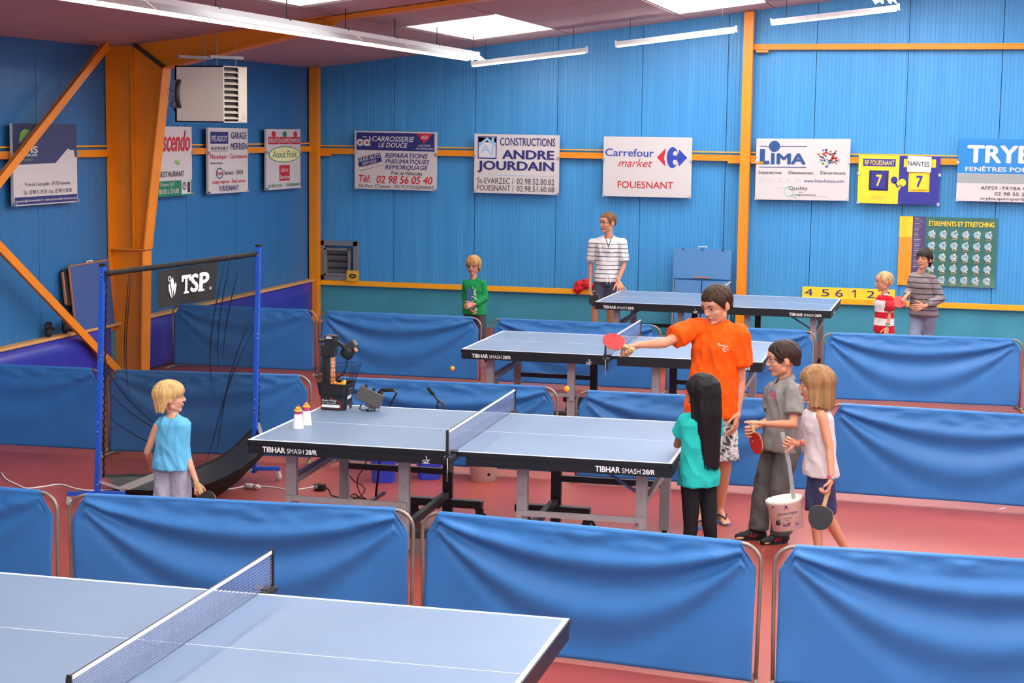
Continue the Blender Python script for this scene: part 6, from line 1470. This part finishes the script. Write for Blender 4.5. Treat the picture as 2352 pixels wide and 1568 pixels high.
P.lines([[(.45, .0), (.55, .2), (.7, .1), (.5, .3), (.75, .3)], [(.35, .35), (.8, .45), (.4, .55), (.75, .6)], [(.3, .6), (.55, .5), (.5, .75), (.85, .7)], [(.4, .8), (.6, .72), (.8, .85), (.45, .9), (.7, 1.0)], [(.62, .05), (.66, .9)], [(.2, .5), (.3, .62)]], .007, M_letter, 3); pprint(p, g, P, M_letter)

# --- striped teenager at the far table
bands = [(z, z + .009, (64, 60, 66)) for z in [1.335 - .054 * k for k in range(10)]]
M_st = band_mat('striped_shirt', .7, 1.5, bands, (226, 220, 220)); M_nv = cloth_mat('slate_shorts', (74, 74, 96))
p = person('tall teenager in a white striped shirt resting one hand on the far table', 21.5, 1.725, (1394, 650), (1398, 543), (1395, 512, -.03), .252, 4, 52, -4, ('warm', (202, 138, 108)),
    (('hair_light_brown', (116, 82, 50)), dict(short=1, close=.04, front=.30, back=-.16, vol=1.07, lr=.026, n=160, jit=.03)),
    {1: dict(sh=(1362, 558, .0), el=(1357, 606, .02), wr=(1356, 648, -.06), hd=(1356, 668, -.08), curl=.7, th=1),
     -1: dict(sh=(1430, 558, .0), el=(1434, 606, -.02), wr=(1420, 645, -.16), hd=(1426, 663, -.22), curl=.12, spread=.5, pn=(0, .5, -.8), th=1, tc=.1)},
    {1: dict(kn=(1366, 716, -.06), an=(-4.42, 21.4), fd=(-.2, -.95, 0)), -1: dict(kn=(1401, 716, -.02), an=(-4.25, 21.5), fd=(.25, -.95, 0))},
    ('striped_shirt', M_st), ('shorts', M_nv), sneaker(cloth_mat('pale_shoe', (200, 190, 190)), M_white), build=.88, sleeve=.56, topkw=dict(hem=.05, hemw=1.0, inf=.014, amp=.012, cuff=.006), botkw=dict(to=.72, flare=.02, inf=.02), vox=.009, brow=(110, 80, 56))
g = garment(p, 'striped_shirt'); o0 = aY(1390, 545, 21.3); P = CP(g, o0, aY(1406, 545, 21.3) - o0, aY(1390, 580, 21.3) - o0, TC)
P.poly([(.1, .02), (.9, .02), (.62, .5), (.52, .6), (.44, .5)], skin_mat('skin_warm', 0), 1); P.lines([[(.0, -.1), (.5, .6)], [(1.0, -.1), (.55, .6)], [(.53, .6), (.53, 1.0)]], .012, mat('placket_grey', (128, 130, 146), .7), 2); pprint(p, g, P, MATS['placket_grey'], 'neck_placket')
for dx in (-4, 3): p['fin'](MB().tube([aY(1398 + dx, 638, 21.33), aY(1399 + dx * 1.1, 652, 21.32)], .006, 5), 'drawstring', M_white)
paddle('black-faced paddle held low by the striped teenager', aY(1365, 689, 21.36), aY(1356, 668, 21.4) - aY(1365, 689, 21.36), V((-.1, -1, .15)), BLK, RED)

# --- small boy in red and white
RC = (196, 26, 42); bands = [(.93, .985, RC), (.73, .80, RC), (.56, .65, RC)]
M_rw = band_mat('red_white_shirt', .4, 1.2, bands, (226, 218, 218)); M_kh = cloth_mat('khaki_shorts', (178, 160, 146))
p = person('small boy in a red and white banded shirt by the score strip', 19.6, 1.25, (2030, 770), (2032, 676), (2030, 647, 0), .220, 62, 86, -6, ('fair', (204, 142, 112)),
    (('hair_crop_blond', (190, 158, 112)), dict(short=1, close=.03, front=.28, back=-.2, vol=1.045, lr=.02, n=80, jit=.02)),
    {-1: dict(sh=(2043, 688, -.08), el=(2042, 722, -.08), wr=(2038, 752, -.12), hd=(2035, 768, -.15), curl=.5, th=1),
     1: dict(sh=(2022, 686, .10), el=(2018, 718, .10), wr=(2018, 745, .05), hd=(2017, 757, .04), curl=.5, th=1)},
    {-1: dict(kn=(2035, 800, -.06), an=(-.68, 19.6), fd=(-.95, -.25, 0)), 1: dict(kn=(2024, 800, .05), an=(-.82, 19.72), fd=(-.95, -.25, 0))},
    ('banded_shirt', M_rw), ('shorts', M_kh), sneaker(M_sh, M_white), build=.92, sleeve=.40, topkw=dict(hem=-.07, hemw=1.05, inf=.014, amp=.007), botkw=dict(to=.9, flare=.02), vox=.008, brow=(150, 120, 84))
g = garment(p, 'banded_shirt'); a0, E, Wr = p['limbs'][-1]; p['fin'](MB().tube([a0.lerp(E, .02), a0.lerp(E, .74)], .05, 16, radii=[.052, .060]), 'red_sleeve', mat('sleeve_red', RC, .8, bump=.2))
d = (Wr - E).normalized()
for k, c in enumerate(((60, 120, 80), (210, 200, 180), (40, 90, 80))): q = Wr - d * (.008 + .014 * k); p['fin'](MB().tube([q - d * .005, q + d * .005], .027, 12, caps=False), 'bracelet', mat('bracelet_%d' % k, c, .6))

# --- boy in grey striped sweater
bands = [(z, z + .012, (58, 50, 54)) for z in [1.27 - .062 * k for k in range(10)]]
M_gs = band_mat('grey_striped_sweater', .6, 1.35, bands, (134, 122, 126)); M_gt = mat('grey_blue_trousers', (124, 134, 158), .8, 0, .3, var=.1, vscale=10, bump=.3, bscale=22)
p = person('dark-haired boy in a grey striped sweater in front of the exercise poster', 20.2, 1.475, (2122, 735), (2115, 627), (2122, 596, -.03), .225, 42, 40, 4, ('fair', (204, 142, 112)),
    (('hair_dark', (42, 32, 30)), dict(short=1, close=.05, front=.17, back=-.34, vol=1.12, lr=.034, n=160, jit=.06)),
    {1: dict(sh=(2099, 636, .04), el=(2089, 668, .05), wr=(2080, 682, -.16), hd=(2075, 690, -.2), curl=[.8, .9, 1, 1], th=1),
     -1: dict(sh=(2142, 642, -.06), el=(2161, 686, -.08), wr=(2123, 703, -.28), hd=(2107, 706, -.34), curl=.4, pn=(0, 1, 0), th=1)},
    {1: dict(kn=(2098, 785, -.1), an=(-.44, 20.1), fd=(-.7, -.7, 0)), -1: dict(kn=(2128, 785, .06), an=(-.26, 20.35), fd=(-.7, -.7, 0))},
    ('sweater', M_gs), ('trousers', M_gt), sneaker(M_sh, M_rubber), build=1.0, sleeve=1.85, topkw=dict(hem=.0, hemw=1.08, inf=.016, amp=.009, cuff=0), botkw=dict(to=1.95, flare=.016, inf=.022), vox=.009, closed=True)
paddle('red paddle in the hand of the boy in the grey striped sweater', aY(2066, 693, 19.98), aY(2077, 683, 20.02) - aY(2066, 693, 19.98), V((-.3, -1, .25)), (196, 20, 32), BLK, r=.078)
